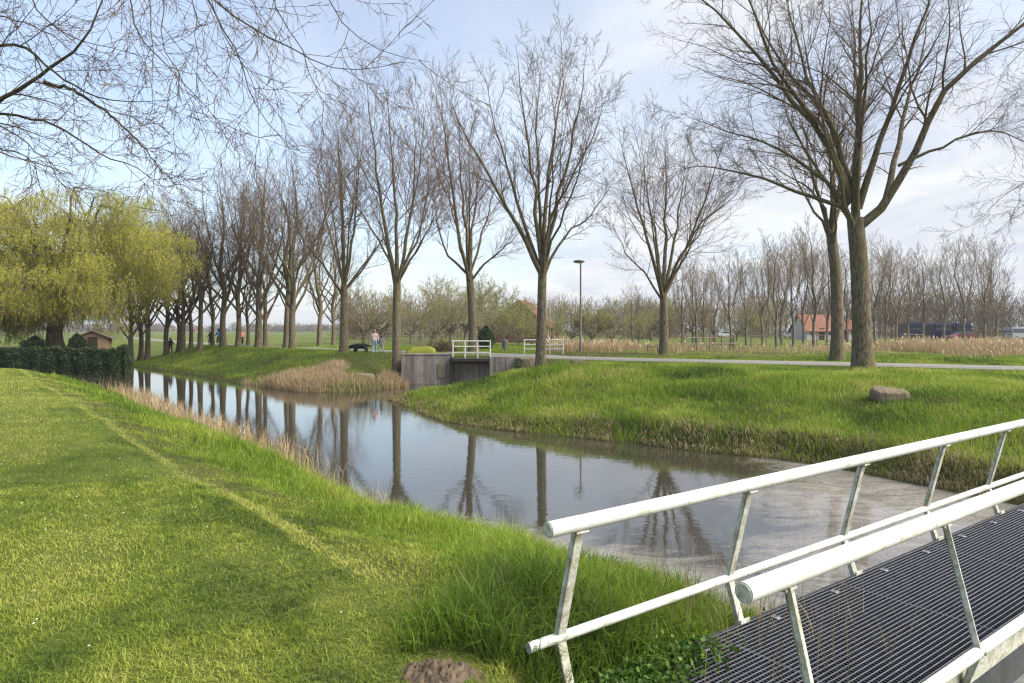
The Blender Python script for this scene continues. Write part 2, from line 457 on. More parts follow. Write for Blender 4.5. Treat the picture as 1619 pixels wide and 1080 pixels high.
# water sheet
wx = np.concatenate([np.arange(-78, -30, 2.0), np.arange(-30, 20, .4), np.arange(20, 38, 2.0)]); wy = np.concatenate([np.arange(-28, 4, 2.0), np.arange(4, 56, .4), np.arange(56, 98, 2.)])
WX, WY = np.meshgrid(wx, wy, indexing='ij'); x, y = WX.ravel(), WY.ravel()
dnear = segdist(x, y, NEAR)
sc = np.exp(-(dnear / 2.0) ** 1.6) * (1 - sstep(10.5, 16, y)) * 1.1
br = sstep(3.4, 7.6, x + .35 * (16.5 - y) + (vnoise(x, y, 21, .5, 2) - .5) * 2.5)
sc = np.maximum(sc, br * .84 * (1 - sstep(19, 24, y)))
sc = np.maximum(sc, .37 * (1 - sstep(13, 21, y)))
n2 = len(wy); ii, jj = np.meshgrid(np.arange(len(wx) - 1), np.arange(n2 - 1), indexing='ij'); a0 = ii * n2 + jj
q = np.stack([a0, a0 + n2, a0 + n2 + 1, a0 + 1], -1).reshape(-1, 4)
wm = MB(); wm.add(np.stack([x, y, 0 * x], -1), q, 0, sc + 1e-4)
tag(wm.build('water', M['water']), kind='structure')

# footpath
def smooth_line(P, n, it=3):
    P = np.array(P, float)
    for _ in range(it):
        Q = [P[0]]
        for a, b in zip(P[:-1], P[1:]): Q += [a * .75 + b * .25, a * .25 + b * .75]
        Q.append(P[-1]); P = np.array(Q)
    s = np.concatenate([[0], np.cumsum(np.linalg.norm(np.diff(P, axis=0), axis=1))])
    t = np.linspace(0, s[-1], n)
    return np.stack([np.interp(t, s, P[:, k]) for k in range(P.shape[1])], -1)
pc = smooth_line(PATHC, 160)
tg = norm(np.gradient(pc, axis=0)); nn = np.stack([-tg[:, 1], tg[:, 0]], -1)
pm = MB(); rows = []
for off, dz in ((-1.4, -.10), (-1.15, .07), (-.6, .09), (0, .10), (.6, .09), (1.15, .07), (1.4, -.10)):
    e = pc + nn * (off + (vnoise(pc[:, 0], pc[:, 1], 31, .9, 2)[:, None] - .5) * (.25 if abs(off) > 1 else 0))
    rows.append(np.concatenate([e, (gz(pc[:, 0], pc[:, 1]) + dz)[:, None]], 1))
Rw = np.stack(rows, 1); k = Rw.shape[1]
a0 = (np.arange(159)[:, None] * k + np.arange(k - 1)[None, :]).ravel()
pm.add(Rw.reshape(-1, 3), np.stack([a0, a0 + 1, a0 + k + 1, a0 + k], -1))
tag(pm.build('path', M['asphalt']), kind='structure')

# ------------------------------------------------------------------ the footbridge in front
VP = np.array([(2268 - U0) / F, 1.0]); BD = VP / np.linalg.norm(VP); BN = np.array([BD[1], -BD[0]])   # along / to its right
def bsof(u, v, drop):                     # sideways offset of a bridge line through this photo point at this drop
    p = at_z(u, v, CAMZ - drop)[:2]; return p @ BN
def bt(u, s):                             # distance along the bridge where the line at offset s passes photo column u
    k = (u - U0) / F
    return (k * BN[1] - BN[0]) * s / (BD[0] - k * BD[1])
def bp(t, s, z): p = BD * t + BN * s; return np.array([p[0], p[1], z])
S_L = bsof(867, 838, 1.0); S_R = bsof(1175, 938, 1.0); S_C = (S_L + S_R) / 2; HW = (S_R - S_L) / 2
ZH, ZM, ZD = CAMZ - 1.0, CAMZ - 1.655, CAMZ - 1.91
S_ML = bsof(835, 1025, 1.655); MWID = S_C - S_ML
S_DL = bsof(1160, 990, 1.91); DW = S_C - S_DL
TEND = 15.5
bridge = empty('footbridge', (*(BD * 2 + BN * S_C), ZD), 0, 'narrow white railed footbridge with dark steel grating deck across the canal', 'footbridge')
bl = np.array(bridge.location)
def bb(mb, name, mat): o = mb.build(name, mat, bridge); o.location = (0, 0, 0); return o
def L(p): return np.asarray(p) - bl
RH, RM = .041, .028
tL0, tR0 = bt(867, S_L), bt(1176, S_R)
posts_L = [bt(u, S_L) for u in (917, 1184, 1370, 1497, 1592)]
step = np.mean(np.diff(posts_L))
posts_L = [posts_L[0] + i * step for i in range(12) if posts_L[0] + i * step < TEND]
posts_R = [bt(1243, S_R)]; step2 = bt(1502, S_R) - posts_R[0]
posts_R = [posts_R[0] + i * step for i in range(12) if posts_R[0] + i * step < TEND]
EYE = np.eye(3)
for sgn, SH, SM, t0, posts, tm0 in ((-1, S_L, S_ML, tL0, posts_L, bt(835, S_ML)), (1, S_R, S_C + MWID, tR0, posts_R, tL0 - .4)):
    m = MB(); ts = np.linspace(t0, TEND, 9)
    tube1(m, [L(bp(t, SH, ZH)) for t in ts], RH, 24); hr = bb(m, 'handrail', M['paint'])
    m = MB(); v0 = L(bp(t0, SH, ZH)); d3 = np.array([BD[0], BD[1], 0])
    tube1(m, [v0 - d3 * .006, v0 + d3 * .02], RH * .86, 24); m.build('end_cap', M['paint_dirty'], hr)
    m = MB(); ts = np.linspace(tm0, TEND, 9)
    tube1(m, [L(bp(t, SM, ZM)) for t in ts], RM, 20); bb(m, 'lower_rail', M['paint'])
    for t in posts:                        # flat angle-iron posts, kinked outward at the lower rail
        m = MB()
        def bar(pa, pb, wa, wb, th):
            # L-profile: a wide leaf across the view and a thin leaf along the bridge
            o = np.array([BN[0] * sgn, BN[1] * sgn, 0])
            for (da, db, w2, t2) in ((d3, o, wa, th), (o, d3, wb, th)):
                vs = []
                for p in (pa, pb):
                    for a, b in ((0, 0), (1, 0), (1, 1), (0, 1)):
                        vs.append(p + da * w2 * a + db * t2 * b)
                m.add(vs, [(0, 1, 2, 3), (7, 6, 5, 4), (0, 4, 5, 1), (1, 5, 6, 2), (2, 6, 7, 3), (3, 7, 4, 0)], smooth=False)
        so = .0 * sgn
        bar(L(bp(t - .024, SH + so, ZH - .03)), L(bp(t - .024, SM - sgn * .008, ZM - .02)), .058, .034, .008)
        bar(L(bp(t - .024, SM - sgn * .012, ZM + .0)), L(bp(t - .024, S_C + sgn * DW, ZD - .06)), .058, .034, .008)
        ps = bb(m, 'post', M['paint_dirty'])
        rzb = math.atan2(BD[1], BD[0])
        m = MB(); box(m, L(bp(t, SH, ZH - RH - .003)), (.085, .05, .012), rzb, 0, .002); m.build('saddle_plate', M['paint_dirty'], ps)
        m = MB(); tube1(m, [L(bp(t, SM + sgn * (RM - .004), ZM)), L(bp(t, SM + sgn * (RM + .009), ZM))], .009, 6); m.build('bolt', M['paint_dirty'], ps)
        m = MB(); box(m, L(bp(t, S_C + sgn * (DW - .01), ZD - .02)), (.10, .012, .09), rzb, 0, .002); m.build('foot_plate', M['paint_dirty'], ps)
# grating deck
tD0 = 2.15
m = MB(); nb = 36
for i in range(nb):
    s = S_C - DW + .02 + i * (2 * DW - .04) / (nb - 1)
    p0, p1 = bp(tD0, s, ZD - .0125), bp(TEND, s, ZD - .0125)
    box(m, L((p0 + p1) / 2), (TEND - tD0, .0035, .025), math.atan2(BD[1], BD[0]))
gr = bb(m, 'grating', M['steel'])
m = MB()
for i in range(nb):
    s = S_C - DW + .02 + i * (2 * DW - .04) / (nb - 1)
    p0, p1 = bp(tD0, s, ZD + .0012), bp(TEND, s, ZD + .0012)
    box(m, L((p0 + p1) / 2), (TEND - tD0, .0042, .0024), math.atan2(BD[1], BD[0]))
m.build('bar_top_strips', M['steel_bright'], gr)  # thin strip of paler steel along the top of every grating bar
m = MB(); nc = int((TEND - tD0) / .03)
for i in range(nc):
    t = tD0 + .01 + i * .03
    box(m, L(bp(t, S_C, ZD - .006)), (.004, 2 * DW - .03, .011), math.atan2(BD[1], BD[0]))
for t in (3.55, 5.05, 6.55, 8.05, 9.55, 11.05):          # panel joints
    box(m, L(bp(t, S_C, ZD - .013)), (.012, 2 * DW - .02, .030), math.atan2(BD[1], BD[0]))
m.build('cross_bars', M['steel'], gr)
m = MB(); box(m, (0, 0, .006), (.045, .05, .004), math.atan2(BD[1], BD[0]), 0, .001); tube1(m, [(0, 0, .006), (0, 0, .017)], .007, 6)
clip = m.mesh('deck_clip', M['steel_bright'])
for t in np.arange(2.6, TEND, .75):                             # hold-down clips near both edges
    for s_ in (S_C - DW + .09, S_C + DW - .09):
        o = bpy.data.objects.new('deck_clip', clip); C.objects.link(o); o.parent = gr; o.location = L(bp(t, s_, ZD))
m = MB()
for sg in (-1, 1):
    box(m, L(bp((tD0 + TEND) / 2, S_C + sg * (DW + .004), ZD - .10)), (TEND - tD0, .012, .20), math.atan2(BD[1], BD[0]))
bb(m, 'edge_beam', M['steel'])
for sg in (-1, 1):
    m = MB(); box(m, L(bp((tD0 + TEND) / 2, S_C + sg * DW * .55, ZD - .14)), (TEND - tD0 - .2, .10, .22), math.atan2(BD[1], BD[0]))
    bb(m, 'girder', M['steel'])
m = MB(); s0 = S_C + MWID; 
box(m, L(bp((tD0 + TEND) / 2, S_C + DW + .03, ZM - .15)), (TEND - tD0, .01, .17), math.atan2(BD[1], BD[0]))
bb(m, 'kick_plate', M['paint_dirty'])

# ------------------------------------------------------------------ culvert wall with its gate and railings
WY0 = 43.3
def wx_(u, Y=WY0): return (u - U0) / F * Y
cul = empty('culvert_headwall', (wx_(715), WY0 + .3, 0), 0, 'stained concrete headwall of the culvert with a recessed sluice bay under the path', 'culvert')
cl = np.array(cul.location)
m = MB()
xa, xb, xc, xd = wx_(634), wx_(712), wx_(774), wx_(824)
zt = 1.83
box(m, np.array([(xa + xb) / 2, WY0 + .38, zt / 2 - .4]) - cl, (xb - xa, .8, zt + .8), 0, 0, .02)
box(m, np.array([(xa + xb) / 2 + .05, WY0 + .38, zt + .03]) - cl, (xb - xa + .1, .88, .07), 0, 0, .015)
m.build('wing_wall', M['concrete'], cul)
m = MB()
box(m, np.array([(xc + xd) / 2, WY0 + .25, zt / 2 - .45]) - cl, (xd - xc, 1.0, zt + .7), 0, 0, .02)
m.build('wing_wall', M['concrete'], cul)
m = MB()
box(m, np.array([xb + .12, WY0 - .05, .6]) - cl, (.22, .5, 2.2), 0, 0, .015); m.build('gate_pier', M['dark_gate'], cul)
m = MB()
box(m, np.array([(xb + xc) / 2, WY0 + .6, .5]) - cl, (xc - xb + .1, .2, 2.2), 0, 0, .01)
m.build('recess_wall', M['concrete'], cul)
m = MB()
box(m, np.array([(xb + xc) / 2 + .05, WY0 - .12, 1.52]) - cl, (xc - xb - .05, 1.0, .2), 0, 0, .02)
box(m, np.array([(xb + xc) / 2 + .05, WY0 - .1, 1.35]) - cl, (xc - xb - .25, .5, .16), 0, 0, .02)
m.build('sluice_beam', M['dark_gate'], cul)
m = MB(); box(m, np.array([wx_(699), WY0 - .06, .85]) - cl, (.5, .06, .9), 0, 0, .01); m.build('timber_patch', M['wood'], cul)

def railing(x0, x1, Y, z0, z1, rails, posts, label, r=.045):
    t = empty('railing', (x0, Y, z0), 0, label, 'railing', 'white railings either side of the path over the culvert')
    for xx in posts:
        m = MB(); tube1(m, [(xx - x0, 0, -.25), (xx - x0, 0, z1 - z0)], r, 10); m.build('post', M['paint'], t)
    for zz in rails:
        m = MB(); tube1(m, [(-.06, 0, zz - z0), (x1 - x0 + .06, 0, zz - z0)], r * .85, 10); m.build('rail', M['paint'], t)
    return t
railing(wx_(716), wx_(775), WY0 + .02, 1.72, 2.72, (2.70, 2.36, 1.98), [wx_(u) for u in (716, 735, 755, 775)], 'white tube railing on top of the concrete culvert headwall')
Y2 = 47.2
railing(wx_(829, Y2), wx_(891, Y2), Y2, 1.72, 2.74, (2.72, 2.4, 2.08), [wx_(u, Y2) for u in (829, 850, 869, 890)], 'white tube railing across the path, crossed by the middle tree trunk')

# ------------------------------------------------------------------ lamp post
lp = at_z(918, 558, 1.75); lx, ly = lp[0], lp[1]
lamp = empty('lamp_post', (lx, ly, g1(lx, ly)), 0, 'tall slim lamp post with flat round lantern beside the footpath', 'lamp post')
zt = CAMZ - (416 - HZ) / F * ly - g1(lx, ly)
m = MB(); tube1(m, [(0, 0, -.3), (0, 0, 1.2), (0, 0, 1.25), (0, 0, zt)], [.10, .10, .075, .055], 16); m.build('pole', M['lamp_post'], lamp)
m = MB(); hd = [(0.02, zt - .02), (.09, zt - .01), (.34, zt + .05), (.37, zt + .10), (.30, zt + .19), (.06, zt + .235), (0.01, zt + .24)]
v = []; kk = 20
for r, z in hd: v += [(-.12 + r * 1.15 * math.cos(a), r * math.sin(a), z) for a in np.arange(kk) * 2 * PI / kk]
m.add(v, [(i * kk + j, i * kk + (j + 1) % kk, (i + 1) * kk + (j + 1) % kk, (i + 1) * kk + j) for i in range(len(hd) - 1) for j in range(kk)])
head = m.build('lantern', M['lamp_head'], lamp)
m = MB(); tube1(m, [(-.12, 0, zt + .0), (-.12, 0, zt + .035)], [.22, .30], 20); m.build('diffuser', M['lamp_glass'], head)

# ------------------------------------------------------------------ boulders, molehills
def rock(name, x, y, sx, sy, sz, seed, label, cat='boulder', mat=None, sink=.25, group=None, rz=0, flat=.0):
    r = np.random.default_rng(seed)
    nu, nv = 34, 20; v = []
    dirs = norm(r.normal(size=(16, 3))); cut = r.uniform(.62, .92, 16)
    for i in range(nv + 1):
        th = PI * i / nv
        for j in range(nu):
            ph = 2 * PI * j / nu
            d = np.array([math.sin(th) * math.cos(ph), math.sin(th) * math.sin(ph), math.cos(th)])
            k = 1.0
            for q, c in zip(dirs, cut):
                dd = d @ q
                if dd > 1e-3: k = min(k, c / dd)
            k *= 1 + .008 * r.normal()
            bx_ = np.sign(d) * np.abs(d) ** .48; bx_[2] += .22 * bx_[0] * (-1 if seed % 2 else 1) * .8; k2 = .25 + .75 * k
            v.append(bx_ * k2 * np.array([sx, sy, sz]))
    f = [(i * nu + j, i * nu + (j + 1) % nu, (i + 1) * nu + (j + 1) % nu, (i + 1) * nu + j) for i in range(nv) for j in range(nu)]
    m = MB(); m.add(v, f)
    o = m.build(name, mat or M['stone']); o.location = (x, y, g1(x, y) + sz * (1 - 2 * sink)); o.rotation_euler = (0, 0, rz)
    return tag(o, label, cat, group)
p = at_d(1404, 630, 20.3); rock('boulder', p[0], p[1], .54, .38, .30, 5, 'weathered brown boulder in the long grass of the far bank near the footbridge', sink=.36, rz=.15)
p = at_z(576, 568, 1.62); rock('boulder', p[0], p[1], .62, .45, .36, 9, 'large pale boulder on the bank in front of the black dog', sink=.62)
p = at_z(834, 567, 1.70); rock('boulder', p[0], p[1], .55, .4, .36, 12, 'pale boulder between the concrete wall end and the tree trunk', sink=.35)
p = at_z(673, 559, 1.72); rock('moss_mound', p[0] , 45.5, 1.1, .6, .5, 14, 'yellow green mossy mound behind the concrete wall', 'mound', M['moss'], .4)
p = at_z(913, 578, 1.72); rock('molehill', p[0], p[1], .5, .42, .26, 15, 'dark molehill in the bright grass of the far bank', 'molehill', M['soil'], .4, None)
def molehill(x, y, r, h, seed, label):
    rr = np.random.default_rng(seed); n = 46; g = np.linspace(-1, 1, n); X, Y = np.meshgrid(g, g, indexing='ij')
    R = np.hypot(X, Y * 1.15) * (.75 + .6 * vnoise((np.arctan2(Y, X) * 1.2 + 9).ravel(), (X * 0 + 3).ravel(), seed, 1.3, 3).reshape(n, n)); Z = h * np.exp(-(R * 1.5) ** 2) + (rr.random((n, n)) - .5) * .035 * np.exp(-(R * 1.3) ** 4) + (vnoise(X.ravel(), Y.ravel(), seed, 11, 3).reshape(n, n) - .5) * .06 * np.exp(-(R * 1.25) ** 4) - .03 * sstep(.55, 1.0, R)
    Z = Z + (gz((X * r + x).ravel(), (Y * r + y).ravel()) - g1(x, y)).reshape(n, n)
    v = np.stack([X * r, Y * r, Z], -1).reshape(-1, 3); a0 = (np.arange(n - 1)[:, None] * n + np.arange(n - 1)).ravel()
    m = MB(); m.add(v, np.stack([a0, a0 + n, a0 + n + 1, a0 + 1], -1))
    o = m.build('molehill', M['soil']); o.location = (x, y, g1(x, y)); return tag(o, label, 'molehill')
p = at_z(695, 1066, LAND); MOLE = (p[0], p[1]); molehill(p[0], p[1], .24, .035, 3, 'bare crumbly molehill in the mown lawn at the bottom edge')
# ------------------------------------------------------------------ trees
def resample(P, n):
    P = np.asarray(P, float)
    # Catmull-Rom through the points, evenly resampled
    Q = np.concatenate([[2 * P[0] - P[1]], P, [2 * P[-1] - P[-2]]]); out = []
    for i in range(1, len(Q) - 2):
        for t in np.linspace(0, 1, 8, endpoint=False):
            a, b, c, d = Q[i - 1:i + 3]
            out.append(.5 * (2 * b + (c - a) * t + (2 * a - 5 * b + 4 * c - d) * t * t + (3 * b - a - 3 * c + d) * t ** 3))
    out.append(P[-1]); out = np.array(out)
    s = np.concatenate([[0], np.cumsum(np.linalg.norm(np.diff(out, axis=0), axis=1))])
    t = np.linspace(0, s[-1], n)
    return np.stack([np.interp(t, s, out[:, k]) for k in range(3)], -1)

def grow(P, R, n, t0, t1, ang, ratio, nseg, up, wig, rng, rfac=.55, taper=.3, rmin=.004, minlen=.0, flat=None, maxlen=None):
    """n side branches on every parent"""
    P = np.asarray(P); B, N, _ = P.shape
    Ls = np.linalg.norm(np.diff(P, axis=1), axis=2).sum(1)
    Cn = B * n
    pi = np.repeat(np.arange(B), n); k = np.tile(np.arange(n), B)
    t = t0 + (t1 - t0) * (k + rng.random(Cn)) / n
    ft = np.clip(t * (N - 1), 0, N - 1.001); i0 = ft.astype(int); fr = (ft - i0)[:, None]
    pos = P[pi, i0] * (1 - fr) + P[pi, i0 + 1] * fr
    T = norm(P[pi, i0 + 1] - P[pi, i0])
    rt = R[pi, i0] * (1 - fr[:, 0]) + R[pi, i0 + 1] * fr[:, 0]
    ref = norm(rng.normal(size=(Cn, 3))); u = norm(np.cross(T, ref)); v = np.cross(T, u)
    az = (k * 2.399 + rng.random(B)[pi] * 6.28 + rng.normal(size=Cn) * .5)[:, None]
    # a stable frame per parent for the spiral
    ref2 = np.zeros((Cn, 3)); ref2[np.arange(Cn), np.argmin(np.abs(T), axis=1)] = 1
    u = norm(np.cross(T, ref2)); v = np.cross(T, u)
    a = (ang * rng.uniform(.65, 1.35, Cn))[:, None]
    D = np.cos(a) * T + np.sin(a) * (np.cos(az) * u + np.sin(az) * v)
    length = np.maximum(Ls[pi] * ratio * (1 - .55 * (t - t0) / max(1e-6, 1 - t0)) * rng.uniform(.6, 1.3, Cn), minlen)
    if maxlen: length = np.minimum(length, maxlen)
    out = np.zeros((Cn, nseg + 1, 3)); out[:, 0] = pos
    for s in range(nseg):
        D = norm(D + np.array([0, 0, up / nseg * 3]) + rng.normal(size=(Cn, 3)) * wig)
        out[:, s + 1] = out[:, s] + D * (length / nseg)[:, None]
    r0 = np.maximum(np.minimum(rt * rfac, length * .03 + .002), rmin)
    R2 = r0[:, None] * np.linspace(1, taper, nseg + 1)[None]
    return out, np.maximum(R2, rmin * .6)

def tree_meshes(name, trunk, tr, limbs, seed, mats, n2=9, n3=8, n4=5, up2=.14, up3=.10, droop=0, rtw=.0055, ang2=.66, ratio2=.44, ratio3=.46, ratio4=.6, minlen2=.9, n2lead=10, flare=1.75, lim_up=None, start2=.30, nl_=12, jit=.05, buds=0, budmat=None):
    """trunk: [N,3], tr radii; limbs: list of ([N,3], r0). -> (trunk mesh, crown mesh)"""
    rng = np.random.default_rng(seed)
    tm = MB()
    N = 22
    tp = resample(trunk, N); rr = np.interp(np.linspace(0, 1, N), np.linspace(0, 1, len(tr)), tr)
    hgt = tp[:, 2] - tp[0, 2]
    rr = rr * (1 + (flare - 1) * np.exp(-hgt / (tr[0] * 1.6)))
    v, q = tubes(tp[None], rr[None], 14)
    a = np.arctan2(v[:, 1] - np.repeat(tp[:, 1], 14), v[:, 0] - np.repeat(tp[:, 0], 14))
    cen = np.repeat(tp, 14, 0); hh = np.repeat(hgt, 14)
    v = cen + (v - cen) * (1 + .13 * np.sin(a * 5 + seed) * np.exp(-hh / .55) + .05 * (vnoise(a * 2 + 9, hh * 1.3, seed, 1, 2) - .5))[:, None]
    tm.add(v, q)
    LP = np.array([resample(p, nl_) for p, r in limbs])
    LP[:, 2:-1] += rng.normal(size=LP[:, 2:-1].shape) * jit
    LR = np.array([r * (np.linspace(1, .03, nl_) ** 1.12) * .95 + rtw * .6 for p, r in limbs])
    v, q = tubes(LP, LR, 8); tm.add(v, q)
    trunkme = tm.mesh(name + '_trunk', mats[0])
    cm = MB()
    b2, r2 = grow(LP, LR, n2, start2, 1.0, ang2, ratio2, 6, up2, .11, rng, .42, .2, rtw * 1.3, minlen2)
    # fine extension of limb tips plus lower shoots
    v, q = tubes(b2, r2, 5); cm.add(v, q)
    b2s, r2s = grow(LP, LR, max(3, n2 // 2), .10, .9, .9, .12, 4, up3, .12, rng, .25, .3, rtw * 1.1)
    v, q = tubes(b2s, r2s, 4); cm.add(v, q)
    b3, r3 = grow(b2, r2, n3, .10, 1.0, .66, ratio3, 4, up3 - droop, .14, rng, .5, .3, rtw * 1.05, minlen2 * .4)
    v, q = tubes(b3, r3, 4); cm.add(v, q)
    b4, r4 = grow(b3, r3, n4, .15, 1.0, .6, ratio4, 3, up3 * .7 - droop, .16, rng, .7, .4, rtw, .14)
    v, q = tubes(b4, r4, 3); cm.add(v, q)
    b5, r5 = grow(b2s, r2s, 4, .2, 1, .6, .5, 3, up3, .15, rng, .7, .4, rtw)
    v, q = tubes(b5, r5, 3); cm.add(v, q)
    tips = np.concatenate([b4[:, 1:].reshape(-1, 3), b3[:, 2:].reshape(-1, 3)])
    if buds:
        pts = tips[rng.choice(len(tips), min(buds, len(tips)), False)]
        v, q, at = leaf_quads(pts + rng.normal(size=pts.shape) * .03, rng, .075, .045)
        cm.add(v, q, 1, at)
    ms = [mats[1]] + ([budmat] if buds else [])
    return trunkme, cm.mesh(name + '_crown', ms)

def leaf_quads(pts, rng, l, wd, hang=0, jl=.35):
    n = len(pts); d = norm(rng.normal(size=(n, 3)) + np.array([0, 0, -hang])); s = norm(np.cross(d, rng.normal(size=(n, 3))))
    l = l * rng.uniform(1 - jl, 1 + jl, (n, 1)); wd = wd * rng.uniform(1 - jl, 1 + jl, (n, 1))
    v = np.stack([pts, pts + d * l * .5 + s * wd * .5, pts + d * l, pts + d * l * .5 - s * wd * .5], 1).reshape(-1, 3)
    q = np.arange(4 * n).reshape(n, 4); return v, q.astype(np.int32), np.repeat(rng.random(n) * .98 + .01, 4)

def place_tree(name, tm, cm, loc, rz, sc, label, cat='tree', group=None):
    o = empty(name, loc, rz, label, cat, group); o.scale = (sc, sc, sc)
    for nm, me in (('trunk', tm), ('crown', cm)):
        c = bpy.data.objects.new(nm, me); C.objects.link(c); c.parent = o
    return o

def px_tree(name, base, D, trunk_px, r0, r1, limbs_px, seed, label, group=None, mats=None, zb=None, depth=.45, top=1.0, **kw):
    """a tree whose trunk and main limbs follow points seen in the photo, spread in depth round the trunk"""
    rng = np.random.default_rng(seed + 100)
    bx, by = (base - U0) / F * D, D
    z0 = g1(bx, by) if zb is None else zb
    o = np.array([bx, by, z0])
    tp = [at_d(u, v, D) - o for u, v in trunk_px]; tp[0][2] = -.35
    limbs = []
    for i, (pts, r) in enumerate(limbs_px):
        P = np.array([at_d(u, v, D) - o for u, v in pts])
        # start on the trunk
        k = np.argmin(np.abs(resample(tp, 30)[:, 2] - P[0, 2])); P[0] = resample(tp, 30)[k] if P[0, 2] <= tp[-1][2] + .3 else P[0]
        s = np.concatenate([[0], np.cumsum(np.linalg.norm(np.diff(P, axis=0), axis=1))]); ln = s[-1]
        lean = (1 if i % 2 else -1) * depth * rng.uniform(.35, 1.0)
        dy = lean * ln * .55 * (s / ln) ** 1.0
        P[:, 1] += dy
        sc = (D + dy) / D                                   # keep the limb's spread when it leans away or towards us
        P[:, 0] = (P[:, 0] + bx) * (1 + (sc - 1) * .0) - bx
        limbs.append((P, r))
    # a few limbs that grow straight towards and away from us, so that the crown is round
    tt = resample(tp, 30)
    h = max(p[-1, 2] for p, r in limbs)
    for j in range(3):
        st = tt[-1 - j * 2]; a = (PI / 2 if j % 2 else -PI / 2) + rng.normal() * .5; rad = (h - st[2]) * rng.uniform(.30, .45); H = (h - st[2]) * rng.uniform(.6, .9)
        dx, dy = math.cos(a) * rad, math.sin(a) * rad
        P = np.array([st, st + [dx * .35, dy * .35, H * .3], st + [dx * .75, dy * .75, H * .65], st + [dx, dy, H]])
        limbs.append((P, r1 * .36))
    t, c = tree_meshes(name, np.array(tp), [r0, (r0 + r1) * .5, r1], limbs, seed, mats or (M['bark'], M['twig']), **kw)
    return place_tree(name, t, c, tuple(o), 0, 1, label, 'tree', group)

def gen_tree(name, H, r0, seed, mats, fork=.25, nl=9, spread=.5, lean=0, slim=0, **kw):
    """a free-standing upright bare tree, H metres tall"""
    rng = np.random.default_rng(seed)
    tp = np.array([[0, 0, -.3], [rng.normal() * .05, rng.normal() * .05, H * fork * .5], [rng.normal() * .12, rng.normal() * .12, H * fork], [rng.normal() * .2, rng.normal() * .2, H * (fork + .12)]])
    tt = resample(tp, 20); limbs = []
    lead = np.array([tt[-1], tt[-1] + [rng.normal() * .3, rng.normal() * .3, H * .25], tt[-1] + [rng.normal() * .5, rng.normal() * .5, H * (.98 - fork - .12)]])
    limbs.append((lead, r0 * .62))
    for i in range(nl):
        a = i * 2.399 + rng.normal() * .3; k = int(8 + 11 * (i / nl)); st = tt[k]
        rad = H * spread * rng.uniform(.32, .55) * (1.0 - .25 * slim); hh = (H - st[2]) * rng.uniform(.55, .95)
        d = np.array([math.cos(a), math.sin(a), 0])
        P = np.array([st, st + d * rad * .42 + [0, 0, hh * .25], st + d * rad * .78 + [0, 0, hh * .6], st + d * rad + [0, 0, hh]])
        limbs.append((P, r0 * rng.uniform(.28, .45)))
    return tree_meshes(name, tp, [r0, r0 * .8, r0 * .68], limbs, seed, mats, **kw)

ROW = 'tall bare trees in the rows along the footpath'
MT = (M['bark'], M['twig']); MTR = (M['bark'], M['twig_red']); MG = (M['bark2'], M['twig_pale'])
# the big tree on the right
px_tree('bare_tree', 1365, 28.2, [(1365, 590), (1363, 540), (1361, 470), (1357, 400), (1352, 345)], .385, .32, [
    ([(1358, 365), (1392, 325), (1422, 262), (1440, 200), (1478, 140), (1530, 92), (1600, 50), (1680, 15)], .21),
    ([(1400, 318), (1440, 220), (1470, 140), (1500, 80), (1520, 20), (1545, -60)], .15),
    ([(1352, 352), (1348, 260), (1350, 160), (1344, 60), (1338, -60)], .20),
    ([(1347, 320), (1328, 210), (1292, 120), (1275, 20), (1258, -70)], .165),
    ([(1345, 310), (1305, 240), (1240, 175), (1180, 108), (1120, 60), (1060, 22), (995, -5)], .15),
    ([(1340, 330), (1262, 298), (1185, 265), (1125, 250), (1065, 268)], .10),
    ([(1357, 330), (1383, 215), (1410, 120), (1440, 10), (1450, -70)], .17),
    ([(1348, 300), (1310, 175), (1240, 65), (1195, -45)], .17),
    ([(1344, 320), (1290, 215), (1210, 130), (1150, 20), (1110, -60)], .15),
    ([(1356, 340), (1372, 230), (1384, 120), (1392, 0), (1400, -80)], .16),
    ([(1420, 262), (1480, 235), (1540, 215), (1600, 245), (1640, 275)], .07),
    ([(1342, 325), (1280, 255), (1215, 215), (1150, 190), (1090, 160)], .10),
], 41, 'biggest bare tree, thick trunk near the bank boulder, its limbs cut by the top edge', ROW, MT, n2=13, n3=9, n4=6, droop=.12, rtw=.0062, ratio2=.38, depth=.55, up2=.05, up3=.06)
px_tree('bare_tree', 1323, 39.0, [(1323, 569), (1324, 500), (1321, 430), (1314, 368)], .36, .27, [
    ([(1314, 370), (1290, 310), (1270, 230), (1258, 170)], .15), ([(1316, 372), (1322, 300), (1326, 210), (1330, 130)], .18),
    ([(1314, 380), (1290, 320), (1240, 285), (1180, 262)], .11), ([(1318, 365), (1345, 300), (1370, 230), (1390, 160)], .13),
    ([(1315, 362), (1305, 280), (1296, 200), (1300, 140)], .13)], 42, 'bare tree directly left of the biggest tree, its dark trunk leaning a little', ROW, MT, n2=11, n3=9, n4=5, rtw=.0072)
px_tree('bare_tree', 1050, 45.9, [(1050, 562), (1050, 520), (1049, 465)], .33, .25, [
    ([(1048, 475), (1030, 410), (1010, 350), (985, 270), (972, 210)], .15), ([(1050, 465), (1056, 380), (1061, 300), (1066, 200)], .17),
    ([(1050, 465), (1075, 405), (1108, 350), (1150, 320), (1175, 280)], .12), ([(1050, 470), (1068, 390), (1085, 300), (1098, 215)], .14),
    ([(1048, 478), (1015, 430), (985, 400), (960, 350)], .09), ([(1049, 462), (1042, 380), (1030, 290), (1020, 230)], .12),
    ([(1050, 460), (1090, 370), (1120, 280), (1140, 200)], .11)], 43, 'bare tree standing alone right of the lamp post beyond the path', ROW, MT, n2=12, n3=9, n4=6, rtw=.0068)
